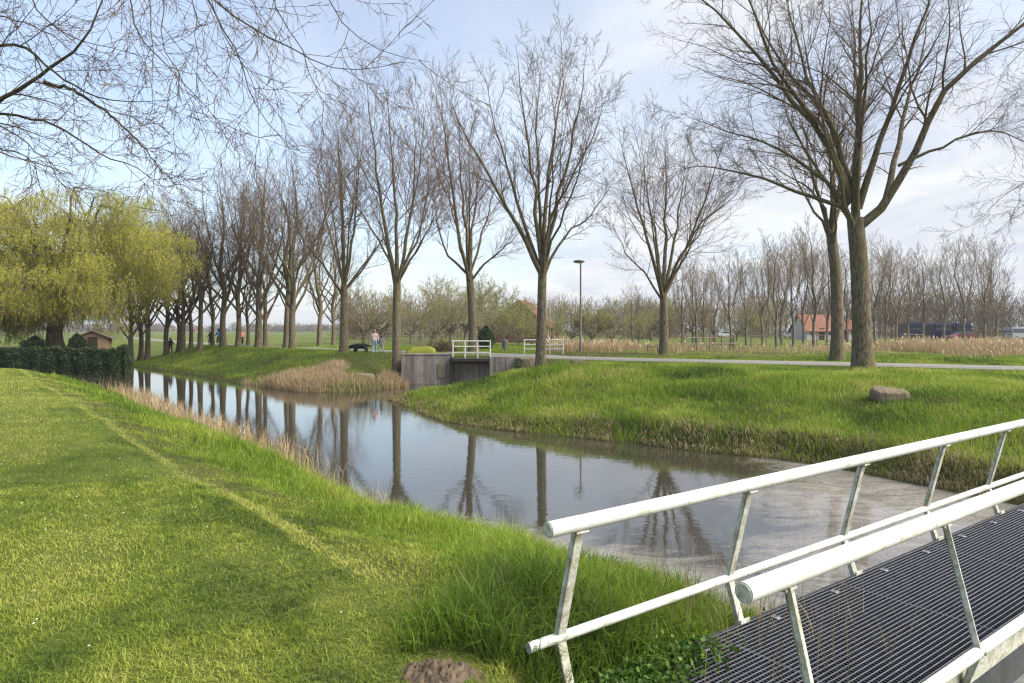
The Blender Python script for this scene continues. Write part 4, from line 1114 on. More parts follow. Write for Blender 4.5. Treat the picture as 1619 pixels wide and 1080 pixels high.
# mown lawn
mb = MB()
def lawn_tint(x, y, rng):
    a = vnoise(x, y, 41, .55, 4); b = vnoise(x, y, 43, 2.1, 3); c = vnoise(x, y, 47, .22, 2)
    d = vnoise(x, y, 48, 8.5, 2)
    t = .47 + (a - .5) * 1.5 + (b - .5) * .9 + (c - .5) * .9 + (d - .5) * .6 + .05 + rng.normal(size=len(x)) * .15
    e = lawn_side(x, y) + (vnoise(x, y, 49, 1.2, 2) - .5) * .12
    t = np.minimum(t, .76 + .12 * rng.random(len(x)))
    t = np.where((np.abs(e) < .085), np.where(y > 4.6, .76 + .15 * rng.random(len(x)), t), t)        # bleached line left by the mower
    t = np.where((e < -.12) & (e > -.34), t - .14, t)
    return t
for (y0, y1, dens, hw, wdt, seed) in ((1.6, 4.5, 7500, .042, .0058, 1), (4.5, 7.5, 4200, .044, .0075, 2), (7.5, 12, 2000, .046, .011, 3), (12, 19, 900, .048, .017, 4), (19, 36, 320, .055, .03, 5)):
    x0 = -1.0 * y1 - 1.6; x1 = 3 if y0 < 7 else -1
    n = int(dens * (x1 - x0) * (y1 - y0)); x, y, rng = scatter(n, x0, x1, y0, y1, seed)
    ins, dn, df, dp, di = region(x, y)
    e = lawn_side(x, y) + (vnoise(x, y, 49, 1.2, 2) - .5) * .2
    k = (~ins) & (dn < df) & (e < 1.5) & (dn > .3) & (np.hypot(x - MOLE[0], y - MOLE[1]) > .13 + .09 * rng.random(len(x))) & ~on_deck(x, y)
    bald = vnoise(x, y, 53, 1.6, 3); k &= rng.random(len(x)) < 1.15 - .40 * sstep(.60, .8, bald) - .4 * sstep(.6, .85, vnoise(x, y, 54, 10, 2))
    x, y = x[k], y[k]; n = len(x)
    h = hw * rng.uniform(.5, 1.35, n) * (.45 + .6 * vnoise(x, y, 57, 1.4, 3) + .5 * vnoise(x, y, 58, 9, 2))
    if y0 > 12: h *= 1.1
    addb(mb, blades(x, y, h, np.full(n, wdt) * rng.uniform(.7, 1.3, n), rng.uniform(.25, 1.25, n), seed + 50, lawn_tint(x, y, rng), segs=1 if y0 > 7 else 2))
tag(mb.build('lawn_grass', M['lawn']), 'short mown lawn grass with a pale mower line towards the canal', 'grass', None, 'stuff')

# long grass on the near bank, between the lawn and the water
mb = MB()
for (y0, y1, dens, hw, wdt, seed) in ((2.2, 6.5, 3000, .17, .0074, 11), (6.5, 11, 1300, .17, .0085, 12), (11, 18, 520, .19, .014, 13), (18, 40, 190, .20, .024, 14)):
    x0 = -1.0 * y1 - 1; x1 = 5.5
    n = int(dens * (x1 - x0) * (y1 - y0)); x, y, rng = scatter(n, x0, x1, y0, y1, seed)
    ins, dn, df, dp, di = region(x, y); e = lawn_side(x, y) + (vnoise(x, y, 49, 1.2, 2) - .5) * .25
    deck = on_deck(x, y, -.02)
    bs_ = x * BN[0] + y * BN[1]; bt_ = x * BD[0] + y * BD[1]
    e = e + 2.2 * np.exp(-((bs_ + 3.05) / .62) ** 2) * sstep(1.3, 2.0, bt_)
    k = (~ins) & (dn < df) & (e > .25) & (rng.random(len(x)) < .25 + .75 * sstep(.3, 1.3, e)) & ((~deck)) & (np.hypot(x - MOLE[0], y - MOLE[1]) > .25) & ~((y < 3.45) & (x < .12))
    tt = x * BD[0] + y * BD[1]; ss = x * BN[0] + y * BN[1]
    k &= ~((ss > S_C + DW) & (tt > 1.0) & (rng.random(len(x)) < .85))           # dark bare soil on the bridge's right
    k &= ~((dn < .55) & (y > 12) & (rng.random(len(x)) < .7))
    x, y, e, dn, ss = x[k], y[k], e[k], dn[k], ss[k]; n = len(x)
    cl = vnoise(x, y, 61, 1.1, 3); cl2 = vnoise(x, y, 63, .4, 2)
    ramp = .30 + .70 * sstep(.3, 2.0, e)
    h = hw * ramp * (.35 + 1.5 * cl ** 1.3) * rng.uniform(.5, 1.35, n) * (.75 + .5 * cl2)
    hero = np.exp(-(np.hypot(x - .3, y - 4.4) / 1.2) ** 2); h *= 1 + .55 * hero; h *= 1 + .5 * sstep(.58, .75, vnoise(x, y, 65, 1.5, 2)); h *= np.where(y > 6.0, 1 - .55 * sstep(1.9, .6, dn), 1)
    h = np.minimum(h, .42 + .1 * rng.random(n)); near_rail = (ss > S_ML - .15) & (ss < S_C - DW) & (y < 5.5); h = np.where(near_rail, np.minimum(h, .34), h)
    t = .42 + (cl2 - .5) * .7 + (vnoise(x, y, 67, .9, 3) - .5) * .75 + rng.normal(size=n) * .12 + .35 * (dn < .7)
    addb(mb, blades(x, y, h, np.full(n, wdt) * rng.uniform(.7, 1.4, n), rng.uniform(.15, 1.15, n), seed + 50, t))
    # drier stems by the water
    kd = (dn < 1.1) & (rng.random(n) < .22)
    m_ = kd.sum(); addb(mb, blades(x[kd], y[kd], rng.uniform(.15, .45, m_), np.full(m_, wdt * .6), rng.uniform(.1, .6, m_), seed + 70, rng.uniform(.85, 1, m_)))
tag(mb.build('near_bank_grass', M['tall']), 'long uncut bright green grass on the near canal bank', 'grass', None, 'stuff')

# dead reeds along the near bank further off
mb = MB()
x, y, rng = scatter(60000, -24, -2, 10, 38, 21); ins, dn, df, dp, di = region(x, y)
k = (dn < 1.25) & (dn < df) & (gz(x, y) > -.35) & (rng.random(len(x)) < np.clip(.04 + 1.2 * sstep(14.5, 20, y), 0, 1) * np.exp(-(dn / .8) ** 2)) & (vnoise(x, y, 71, .8, 2) > .36)
x, y = x[k], y[k]; n = len(x); z = np.maximum(gz(x, y), -.2)
addb(mb, blades(x, y, rng.uniform(.35, .95, n), np.full(n, .018), rng.uniform(.05, .7, n), 22, rng.random(n), z=z))
tag(mb.build('near_bank_reeds', M['reed']), 'strip of dead straw coloured reeds along the near bank', 'reeds', None, 'stuff')

# far bank
mb = MB(); dead = MB()
for (y0, y1, dens, hw, wdt, seed) in ((8, 17, 620, .17, .013, 31), (17, 26, 420, .19, .018, 32), (26, 44, 200, .19, .028, 33)):
    n = int(dens * (40 + 8) * (y1 - y0)); x, y, rng = scatter(n, -8, 40, y0, y1, seed)
    ins, dn, df, dp, di = region(x, y); pd = segdist(x, y, PATHC)
    k = (~ins) & (df < dn) & (x > -6.6) & (pd > 1.5 + .25 * rng.random(len(x))) & (y < 43.1)
    k &= ~((df < .7) & (rng.random(len(x)) < .2))
    x, y, df = x[k], y[k], df[k]; pdk = pd[k]; n = len(x)
    cl = vnoise(x, y, 81, .75, 3); cl2 = vnoise(x, y, 83, .25, 2)
    h = hw * (.35 + 1.35 * cl) * rng.uniform(.5, 1.3, n) * (.8 + .4 * cl2) * (.22 + .78 * sstep(1.5, 7, pdk)) * (1 + .5 * sstep(.6, .72, vnoise(x, y, 86, .5, 2)))
    t = .40 + (cl2 - .5) * .7 + (vnoise(x, y, 87, .6, 3) - .5) * 1.05 + .5 * (rng.random(n) < .05) + rng.normal(size=n) * .12
    addb(mb, blades(x, y, h, np.full(n, wdt) * rng.uniform(.7, 1.4, n), rng.uniform(.15, .9, n), seed + 50, t))
for (y0, y1, dens, wdt, seed) in ((6, 17, 1500, .010, 36), (17, 44, 700, .018, 37)):
    n = int(dens * 27 * (y1 - y0)); x, y, rng = scatter(n, -8, 19, y0, y1, seed)
    ins, dn, df, dp, di = region(x, y)
    k = (df < 1.15) & (df < dn) & (rng.random(len(x)) < np.where(ins, .25 * np.exp(-(df / .12) ** 2), .46 - .40 * sstep(.3, .85, df))) & (vnoise(x, y, 89, .9, 3) > .34)
    x, y, df = x[k], y[k], df[k]; n = len(x); z = np.maximum(gz(x, y), -.05)
    # hang towards the water
    e = .25; gxn = segdist(x + e, y, FAR) - segdist(x - e, y, FAR); gyn = segdist(x, y + e, FAR) - segdist(x, y - e, FAR)
    az = np.arctan2(-gyn, -gxn) + rng.normal(size=n) * .8
    h = rng.uniform(.12, .34, n) * (.45 + .9 * vnoise(x, y, 91, 1.0, 2)) * (.6 + .4 * sstep(-3, 4, x))
    addb(dead, blades(x, y, h, np.full(n, wdt) * rng.uniform(.6, 1.4, n), rng.uniform(.4, 1.1, n), seed + 50, np.clip(.15 + .55 * rng.random(n) + .35 * (vnoise(x, y, 93, .8, 2) - .5), .01, 1), az=az, droop=rng.uniform(.15, .75, n), z=z + .03))
tag(mb.build('far_bank_grass', M['tall']), 'bright green rough grass on the far canal bank', 'grass', None, 'stuff')
tag(dead.build('dead_bank_grass', M['straw']), 'brown dead grass hanging over the far waterline', 'grass', None, 'stuff')

# peninsula: grass and pale reeds
mb = MB(); rd = MB()
x, y, rng = scatter(150000, -40, 2, 36, 72, 51); ins, dn, df, dp, di = region(x, y); pd = segdist(x, y, PATHC)
k = (~ins) & (dp < dn) & (dp < segdist(x, y, HEDGE_BANK)) & (pd > 1.5) & ~((x > -6.4) & (y < 43.6))
x, y, dp, pd = x[k], y[k], dp[k], pd[k]; n = len(x); cl = vnoise(x, y, 95, .5, 3)
addb(mb, blades(x, y, .22 * (.35 + 1.2 * cl) * rng.uniform(.6, 1.3, n), np.full(n, .032), rng.uniform(.1, .9, n), 52, .40 + (cl - .5) * .8 + rng.normal(size=n) * .14, segs=1))
# right of the path and beyond it
x, y, rng = scatter(70000, -40, 60, 26, 75, 53); ins, dn, df, dp, di = region(x, y); pc_ = segdist(x, y, PATHC)
beyond = y > np.interp(x, [p[0] for p in PATHC][::-1], [p[1] for p in PATHC][::-1])
k = (~ins) & beyond & (pc_ > 1.5)
x, y = x[k], y[k]; n = len(x); cl = vnoise(x, y, 97, .4, 3)
verge = np.exp(-(pc_[k] / 3.5) ** 2)
addb(mb, blades(x, y, .16 * (.5 + cl) * rng.uniform(.6, 1.3, n) * (.5 + .5 * sstep(1.5, 4, pc_[k])), np.full(n, .04), rng.uniform(.1, .9, n), 54, .50 + (cl - .5) * .8 + rng.normal(size=n) * .15 + .12 * (1 - verge), segs=1))
tag(mb.build('meadow_grass', M['tall']), 'rough green grass of the opposite shore and meadow under the tree rows', 'grass', None, 'stuff')
# reeds of the peninsula tip
x, y, rng = scatter(100000, -22, -4, 36, 46, 55); ins, dn, df, dp, di = region(x, y)
band = np.interp(x, [-20, -16, -12, -7, -5.5], [1.0, 2.2, 4.6, 5.2, 4.0])
k = (dp < band) & (~ins | (dp < .25)) & (dp < dn) & (rng.random(len(x)) < np.where((vnoise(x, y, 99, .45, 3) > .46) | ((x > -9.6) & (y > 40.2)), .55, .10)) & (y < 43.0) & ~((np.abs(x + 9.1) < 1.1) & (y > 40.4))
x, y = x[k], y[k]; n = len(x)
addb(rd, blades(x, y, rng.uniform(.25, .75, n) * (.5 + .9 * vnoise(x, y, 101, .5, 2)), np.full(n, .022), rng.uniform(.1, 1.0, n), 56, np.clip(.2 + .65 * rng.random(n) + (vnoise(x, y, 103, .7, 2) - .5) * .5, .01, 1), z=np.maximum(gz(x, y), -.1)))
tag(rd.build('pale_reeds', M['reed']), 'pale dead reeds and brambles on the bank opposite, left of the concrete wall', 'reeds', None, 'stuff')
# tall reeds on the right and round the lamp post
rd = MB()
def reedbed(x0, x1, y0, y1, n, h0, h1, seed, wd=.03, keep=.0):
    x, y, rng = scatter(n, x0, x1, y0, y1, seed); k = (segdist(x, y, PATHC) > 3.0) & (vnoise(x, y, seed, .22, 3) > keep); x, y = x[k], y[k]; n = len(x)
    cl = vnoise(x, y, seed + 1, .3, 2)
    h = rng.uniform(h0, h1, n) * (.6 + .7 * cl)
    addb(rd, blades(x, y, h, np.full(n, wd), rng.uniform(.05, .45, n), seed, np.clip(.25 + .6 * rng.random(n) + (cl - .5) * .3, .01, 1)))
    kk = rng.random(n) < .14; m_ = kk.sum()                         # plumes
    v, q, at = leaf_quads(np.stack([x[kk], y[kk], gz(x[kk], y[kk]) + h[kk] * .86], -1), rng, .30, .09, hang=-2.5); rd.add(v, q, 0, .55 + at * .4)
reedbed(31, 66, 46, 60, 24000, .55, 1.15, 141, .032)
reedbed(24, 60, 40, 46, 6000, .25, .5, 142, .03, .50)
reedbed(2.5, 13, 51, 60, 7000, .45, 1.0, 143, .03, .42)
reedbed(8, 34, 48, 62, 6000, .25, .55, 144, .03, .52)
tag(rd.build('tall_reeds', M['reed']), 'tall dry reeds in the meadow behind the path', 'reeds', None, 'stuff')

# ground ivy and dry stems where the bridge meets the bank
mb = MB(); rng = np.random.default_rng(61)
n = 5200; t = rng.normal(2.75, .34, n); s = S_C - DW + rng.normal(-.02, .17, n)
x = BD[0] * t + BN[0] * s; y = BD[1] * t + BN[1] * s
k = (vnoise(x, y, 107, 3.0, 2) > .38) & (s < S_C - DW + .35) & (y > 2.4); x, y, t, s = x[k], y[k], t[k], s[k]; n = len(x)
deck = on_deck(x, y, 0); z = np.where(deck, ZD + .015, gz(x, y)) + rng.random(n) * np.where(deck, .05, .10)
v, q, at = leaf_quads(np.stack([x, y, z], -1), rng, .030, .028); mb.add(v, q, 0, at)
for (tc, sc_, nn_) in ((2.35, .15, 260), (2.05, .42, 160), (2.5, .55, 120), (2.75, .3, 90)):     # sprigs through the grating
    t = rng.normal(tc, .10, nn_); s = S_C - DW + rng.normal(sc_, .10, nn_)
    v, q, at = leaf_quads(np.stack([BD[0] * t + BN[0] * s, BD[1] * t + BN[1] * s, ZD + .01 + rng.random(nn_) * .07], -1), rng, .034, .018); mb.add(v, q, 0, at)
tag(mb.build('ground_ivy', M['weed']), 'low creeping weeds spilling onto the corner of the grating deck', 'weeds', None, 'stuff')
mb = MB(); n = 320; t = rng.normal(4.1, .7, n); s = S_ML + rng.normal(.1, .5, n)
x = BD[0] * t + BN[0] * s; y = BD[1] * t + BN[1] * s
addb(mb, blades(x, y, rng.uniform(.2, .75, n), np.full(n, .004), rng.uniform(.05, .5, n), 63, rng.uniform(0, .6, n), z=np.maximum(gz(x, y), -.1)))
n = 900; c = at_z(975, 925, .55); a = rng.random(n) * 6.28; r = .38 * np.sqrt(rng.random(n)); x = c[0] + r * np.cos(a); y = c[1] + r * np.sin(a)
addb(mb, blades(x, y, rng.uniform(.12, .35, n), np.full(n, .005), rng.uniform(.5, 1.2, n), 64, rng.uniform(.1, .8, n), droop=rng.uniform(0, .6, n)))
n = 2600; t = rng.uniform(1.2, 5.5, n); s = S_C + DW + .05 + rng.random(n) ** 1.5 * 1.6
x = BD[0] * t + BN[0] * s; y = BD[1] * t + BN[1] * s
addb(mb, blades(x, y, rng.uniform(.05, .18, n), np.full(n, .006), rng.uniform(.5, 1.2, n), 66, rng.uniform(0, .45, n), droop=rng.uniform(0, .6, n)))
tag(mb.build('dry_stems', M['straw']), 'thin brown dead stems at the water edge beside the bridge railing', 'dead plants', None, 'stuff')
# daisies in the lawn
mb = MB(); x, y, rng = scatter(800, -16, 1, 2.6, 16, 67); k = (lawn_side(x, y) < -.3) & (vnoise(x, y, 109, .5, 2) > .52); x, y = x[k], y[k]
for xx, yy, zz in zip(x, y, gz(x, y) + .03):
    r = .005 + .0035 * random.random(); a0 = random.random() * 6
    tl = random.uniform(-.4, .4)
    mb.add([(xx + r * math.cos(a0 + i * PI / 4), yy + r * math.sin(a0 + i * PI / 4), zz + tl * r * math.sin(i * PI / 4)) for i in range(8)], [tuple(range(8))])
tag(mb.build('daisies', M['white_petal']), 'tiny white daisies scattered over the mown lawn', 'flowers', None, 'stuff')
# ------------------------------------------------------------------ people, dog, bicycles
def skin_mesh(name, verts, edges, radii, mats, matfn, sub=2):
    me = bpy.data.meshes.new(name + '_skeleton'); me.from_pydata([tuple(v) for v in verts], edges, [])
    o = bpy.data.objects.new(name, me); C.objects.link(o)
    md = o.modifiers.new('skin', 'SKIN'); md.use_smooth_shade = True
    for i, r in enumerate(radii):
        r = (r, r) if np.isscalar(r) else r
        me.skin_vertices[0].data[i].radius = r
        me.skin_vertices[0].data[i].use_root = (i == 0)
    s = o.modifiers.new('sub', 'SUBSURF'); s.levels = s.render_levels = sub
    dg = bpy.context.evaluated_depsgraph_get(); ev = o.evaluated_get(dg)
    m2 = bpy.data.meshes.new_from_object(ev); C.objects.unlink(o); bpy.data.objects.remove(o); m2.name = name
    m2.materials.clear()
    for m in mats: m2.materials.append(m)
    for p in m2.polygons: p.material_index = matfn(p.center); p.use_smooth = True
    return m2
def person(loc, rz, H, mats, label, pose='stand', hair='hair', group=None, arms=None):
    """mats: skin, top, trousers, shoes"""
    k = H / 1.75
    if pose == 'cycle':
        V = [(0, 0, .98), (0, .10, 1.22), (0, .22, 1.43), (0, .27, 1.53), (0, .30, 1.60), (0, .31, 1.71),
             (-.18, .20, 1.40), (-.22, .38, 1.18), (-.24, .62, 1.08), (.18, .20, 1.40), (.22, .38, 1.18), (.24, .62, 1.08),
             (-.10, .02, .95), (-.11, .38, .78), (-.11, .26, .36), (-.11, .40, .30), (.10, .02, .95), (.11, .32, .62), (.11, .16, .22), (.11, .30, .16)]
        zt, zl = 1.02, 1.0
    else:
        a = arms or [(-.27, .02, 1.16), (-.29, .12, .93), (.27, .02, 1.16), (.29, .10, .92)]
        V = [(0, 0, .96), (0, 0, 1.18), (0, -.01, 1.40), (0, .01, 1.50), (0, .02, 1.58), (0, .03, 1.68),
             (-.19, 0, 1.41), a[0], a[1], (.19, 0, 1.41), a[2], a[3],
             (-.10, 0, .90), (-.12, .05, .50), (-.13, -.10, .08), (-.13, .06, .035), (.10, 0, .90), (.12, .10, .50), (.13, .14, .08), (.13, .30, .035)]
    E = [(0, 1), (1, 2), (2, 3), (3, 4), (4, 5), (2, 6), (6, 7), (7, 8), (2, 9), (9, 10), (10, 11), (0, 12), (12, 13), (13, 14), (14, 15), (0, 16), (16, 17), (17, 18), (18, 19)]
    R = [(.16, .12), (.17, .12), (.17, .12), .06, .085, .095, .08, .058, .045, .08, .058, .045, .10, .072, .05, .045, .10, .072, .05, .045]
    VV = np.array(V)
    def mf(c):
        d = np.linalg.norm(VV - np.array(c), axis=1); d[:] = d / np.array([r if np.isscalar(r) else r[0] for r in R]); i = int(np.argmin(d))
        if i in (4, 5, 3): return 0
        if i in (8, 11): return 1
        if i in (14, 15, 18, 19) and c[2] < .12 or i in (15, 19): return 3
        if i in (12, 13, 14, 16, 17, 18): return 2
        if i == 0: return 2 if c[2] < .98 else 1
        return 1
    me = skin_mesh('person', V, E, R, [M[m] for m in mats], mf)
    o = bpy.data.objects.new('person', me); C.objects.link(o); o.location = loc; o.rotation_euler = (0, 0, rz); o.scale = (k, k, k)
    tag(o, label, 'person', group)
    hd = VV[5]; m = MB(); n1, n2_ = 10, 14; v = []
    for i in range(n1 + 1):
        th = PI * .62 * i / n1
        for j in range(n2_):
            ph = 2 * PI * j / n2_; dn = .16 if (math.sin(ph) < .1 and i > 6) else 0
            v.append((hd[0] + .108 * math.sin(th) * math.cos(ph), hd[1] - .018 + .115 * math.sin(th) * math.sin(ph), hd[2] + .02 + .115 * math.cos(th) - dn * (i - 6) / 4))
    m.add(v, [(i * n2_ + j, (i + 1) * n2_ + j, (i + 1) * n2_ + (j + 1) % n2_, i * n2_ + (j + 1) % n2_) for i in range(n1) for j in range(n2_)])
    m.build('hair', M[hair], o)
    return o
def P2(u, v, D): x = (u - U0) / F * D; return (x, D, g1(x, D))
D = 51.5
pp = P2(592, 557, D)
person((pp[0], pp[1], pp[2]), .2, 1.74, ('skin', 'pink_coat', 'jeans', 'white_petal'), 'person in a pale pink coat and blue jeans walking beside the black dog', arms=[(-.25, .05, 1.17), (-.27, .16, .95), (.26, -.03, 1.16), (.28, .0, .92)])
pp = P2(603, 556, 52.6); person(pp, -.3, 1.3, ('skin', 'grey_coat', 'grey_coat', 'black_cloth'), 'smaller person in grey clothes just right of the walker in pink', hair='hair_dark')
# the dog
pp = P2(569, 556, 51.0)
V = [(0, 0, .42), (-.30, 0, .43), (.28, 0, .42), (.50, 0, .40), (.62, 0, .33), (.72, 0, .26), (.26, -.11, .26), (.25, -.11, .02), (.26, .11, .26), (.30, .11, .02), (-.34, -.11, .28), (-.42, -.11, .17), (-.37, -.11, .02), (-.34, .11, .28), (-.40, .11, .17), (-.33, .11, .02), (-.50, 0, .45), (-.70, 0, .36)]
E = [(0, 1), (0, 2), (2, 3), (3, 4), (4, 5), (2, 6), (6, 7), (2, 8), (8, 9), (1, 10), (10, 11), (11, 12), (1, 13), (13, 14), (14, 15), (1, 16), (16, 17)]
R = [.15, .14, .18, .11, .115, .055, .065, .045, .065, .045, .085, .045, .04, .085, .045, .04, .06, .05]
me = skin_mesh('dog', V, E, R, [M['fur']], lambda c: 0)
dog = bpy.data.objects.new('dog', me); C.objects.link(dog); dog.location = pp; dog.rotation_euler = (0, 0, PI - .15); dog.scale = (1.3,) * 3
tag(dog, 'shaggy black dog with its head down in the grass, left of the walker in pink', 'dog')
for s in (-1, 1):
    m = MB(); v, q = tubes(np.array([[[.60, s * .075, .42], [.57, s * .12, .38], [.58, s * .13, .28]]]), np.array([[.02, .035, .012]]), 8); m.add(v, q); m.build('ear', M['fur'], dog)

def bicycle(loc, rz, label, group, frame='black_cloth', k=1.0):
    o = empty('bicycle', loc, rz, label, 'bicycle', group); o.scale = (k,) * 3
    def tor(c, R_, r):
        m = MB(); n, j = 28, 6; a = np.arange(n) * 2 * PI / n; b = np.arange(j) * 2 * PI / j
        A, Bb = np.meshgrid(a, b, indexing='ij'); v = np.stack([r * np.sin(Bb), (R_ + r * np.cos(Bb)) * np.cos(A), (R_ + r * np.cos(Bb)) * np.sin(A)], -1).reshape(-1, 3) + c
        m.add(v, [(i * j + l, ((i + 1) % n) * j + l, ((i + 1) % n) * j + (l + 1) % j, i * j + (l + 1) % j) for i in range(n) for l in range(j)]); return m
    for c in ((0, -.52, .34), (0, .55, .34)):
        w_ = tor(np.array(c), .32, .022).build('wheel', M['rubber'], o)
        m = MB()
        for a in np.arange(0, PI, PI / 6): tube1(m, [np.array(c) + .3 * np.array([0, math.cos(a), math.sin(a)]), np.array(c) - .3 * np.array([0, math.cos(a), math.sin(a)])], .004, 4)
        m.build('spokes', M['chrome'], w_)
    m = MB()
    for a, b in (((0, -.52, .34), (0, -.08, .30)), ((0, -.08, .30), (0, -.2, .82)), ((0, -.2, .78), (0, -.52, .34)), ((0, -.18, .75), (0, .36, .82)), ((0, -.08, .30), (0, .38, .70)), ((0, .34, .95), (0, .55, .34))): tube1(m, [a, b], .02, 8)
    m.build('frame', M[frame], o)
    m = MB(); tube1(m, [(-.28, .44, 1.02), (-.2, .36, 1.03), (0, .32, 1.0), (.2, .36, 1.03), (.28, .44, 1.02)], .014, 8); m.build('handlebar', M['chrome'], o)
    m = MB(); box(m, (0, -.22, .88), (.16, .26, .07), 0, 0, .03); m.build('saddle', M['black_cloth'], o)
    return o
D = 73
cyc = [(347, ('skin', 'blue_coat', 'black_cloth', 'black_cloth'), 'hair_dark', 'person in a bright blue coat cycling along the far path', 'bicycle ridden by the person in the bright blue coat', 1.0, .75),
       (333, ('skin', 'black_cloth', 'black_cloth', 'black_cloth'), 'hair_dark', 'smaller person in black cycling just left of the rider in blue', 'small bicycle ridden by the person in black', .82, .7),
       (383, ('skin', 'salmon_coat', 'black_cloth', 'black_cloth'), 'hair', 'person in a salmon coat cycling along the far path', 'bicycle ridden by the person in the salmon coat', .95, .6)]
for u, mats, hr, lab, lb2, k, rz in cyc:
    pp = P2(u, 549, 72); pp = (pp[0], pp[1], pp[2] + .06)
    bicycle(pp, rz, lb2, 'bicycles on the far path', k=k)
    person(pp, rz, 1.75 * k, mats, lab, 'cycle', hr, 'cyclists on the far path')
pp = P2(269.5, 549, 72); person(pp, .4, 1.65, ('skin', 'black_cloth', 'black_cloth', 'black_cloth'), 'person in black walking on the far path below the willow edge', hair='hair_dark', group='walkers on the far path')
pp = P2(264.5, 549, 72.6); person(pp, .4, 1.45, ('skin', 'grey_coat', 'grey_coat', 'black_cloth'), 'shorter person in grey walking beside the one in black', hair='hair', group='walkers on the far path')

# ------------------------------------------------------------------ vehicles
def vehicle(kind, loc, rz, paint, label, group=None, name=None, cat=None):
    Lg, W, prof, glassp = {
        'van': (5.0, 1.95, [(-2.5, .35), (2.42, .35), (2.5, .6), (2.45, 1.05), (1.85, 1.22), (1.25, 2.0), (1.05, 2.12), (-2.35, 2.16), (-2.48, 1.9)], [(-2.3, 1.25), (1.72, 1.25), (1.2, 1.92), (-2.3, 1.92)]),
        'car': (4.2, 1.75, [(-2.08, .35), (2.05, .35), (2.1, .62), (1.95, .85), (1.0, .98), (.45, 1.42), (-.95, 1.46), (-1.75, 1.05), (-2.08, .95)], [(-1.45, 1.02), (.85, 1.02), (.38, 1.36), (-.9, 1.39)])}[kind]
    o = empty(name or ('parked_' + kind), loc, rz, label, cat or kind, group)
    m = MB(); n = len(prof); v = []
    for yy, k in ((-W / 2, .94), (-W / 2 + .09, 1), (W / 2 - .09, 1), (W / 2, .94)):
        for a, b in prof: v.append((a * (1 - (1 - k) * .3), yy * (1 - .10 * max(0, b - 1) * (1 if kind == 'van' else 2)), .35 + (b - .35) * (.98 if k < 1 else 1)))
    f = [tuple(range(n))[::-1], tuple(range(3 * n, 4 * n))] + [(r * n + i, r * n + (i + 1) % n, (r + 1) * n + (i + 1) % n, (r + 1) * n + i) for r in range(3) for i in range(n)]
    m.add(v, f, smooth=False); m.build('body', M[paint], o)
    for s in (-1, 1):
        m = MB(); z0 = glassp[0][1]
        zz = [W / 2 * (1 - .10 * max(0, b - 1) * (1 if kind == 'van' else 2)) + .012 for a, b in glassp]
        a_ = [(a, s * z, b) for (a, b), z in zip(glassp, zz)]; b_ = [(a, s * (z - .05), b) for (a, b), z in zip(glassp, zz)]
        m.add(a_ + b_, [(0, 1, 2, 3), (7, 6, 5, 4)] + [(i, (i + 1) % 4, 4 + (i + 1) % 4, 4 + i) for i in range(4)], smooth=False); m.build('side_window', M['glass'], o)
    fr = [p for p in prof if p[0] > 0][-3:]
    for x in (-Lg * .31, Lg * .31):
        for s in (-1, 1):
            m = MB(); c = np.array([x, s * (W / 2 - .12), .33]); tube1(m, [c + [0, -.11, 0], c + [0, .11, 0]], .33, 20); wh = m.build('wheel', M['rubber'], o)
            m = MB(); c2 = c + [0, s * .115, 0]; tube1(m, [c2 - [0, .01, 0], c2 + [0, .01, 0]], .2, 16); m.build('rim', M['chrome'], wh)
    for (a, b), nm in ((((1.82, 1.24), (1.30, 1.94)) if kind == 'van' else ((.96, .99), (.50, 1.38)), 'windscreen'), (((-2.485, 1.3), (-2.44, 1.88)) if kind == 'van' else ((-1.70, 1.07), (-1.02, 1.42)), 'rear_window')):
        a, b = np.array([a[0], 0, a[1]]), np.array([b[0], 0, b[1]]); sg = 1 if nm == 'windscreen' else -1
        nr = norm(np.array([abs(b[2] - a[2]) * sg, 0, abs(b[0] - a[0])])); m = MB(); vs = []
        for off in (.014, -.02):
            for p, ww in ((a, W / 2 - .14), (b, W / 2 - .26)): vs += [p + nr * off + [0, -ww, 0], p + nr * off + [0, ww, 0]]
        m.add(vs, [(0, 1, 3, 2), (4, 6, 7, 5), (0, 2, 6, 4), (1, 5, 7, 3), (0, 4, 5, 1), (2, 3, 7, 6)], smooth=False); m.build(nm, M['glass'], o)
    for s in (-1, 1):
        m = MB(); box(m, (prof[1][0] + .03, s * (W / 2 - .35), .72), (.12, .32, .14), 0, 0, .03); m.build('headlight', M['lamp_glass'], o)
    return o
VG = 'navy vans parked at the edge of the wood'
def put(u, v, D): x = (u - U0) / F * D; return (x, D, g1(x, D))
Dv = 112
for u_, dd_, rz_, lab_ in ((1438, 0, 1.32, 'navy van furthest left of the three, left of the thin straight tree'), (1477, 1, 1.40, 'navy van in the middle of the three, right of the thin straight tree'), (1513, 3, 1.30, 'navy van furthest right of the three, behind the red car')):
    vn = vehicle('van', put(u_, 0, Dv + dd_), rz_, 'navy', lab_, VG); vn.scale = (1.3, 1.3, 1.36)
vehicle('car', put(1520, 0, Dv - 6), PI + .1, 'red_paint', 'red car parked in front of the navy vans')
vehicle('car', put(1246, 0, 150), .3, 'silver', 'silver car parked left of the red roofed farmhouse')
vehicle('car', put(1148, 0, 155), .1, 'white_car', 'white car parked behind the slim tree with the dark trunk')
vehicle('car', put(1075, 0, 150), -.2, 'white_car', 'white car seen just right of the lone tree')
vehicle('van', put(1612, 0, 118), .2, 'silver', 'pale van at the right edge beyond the tall reeds')

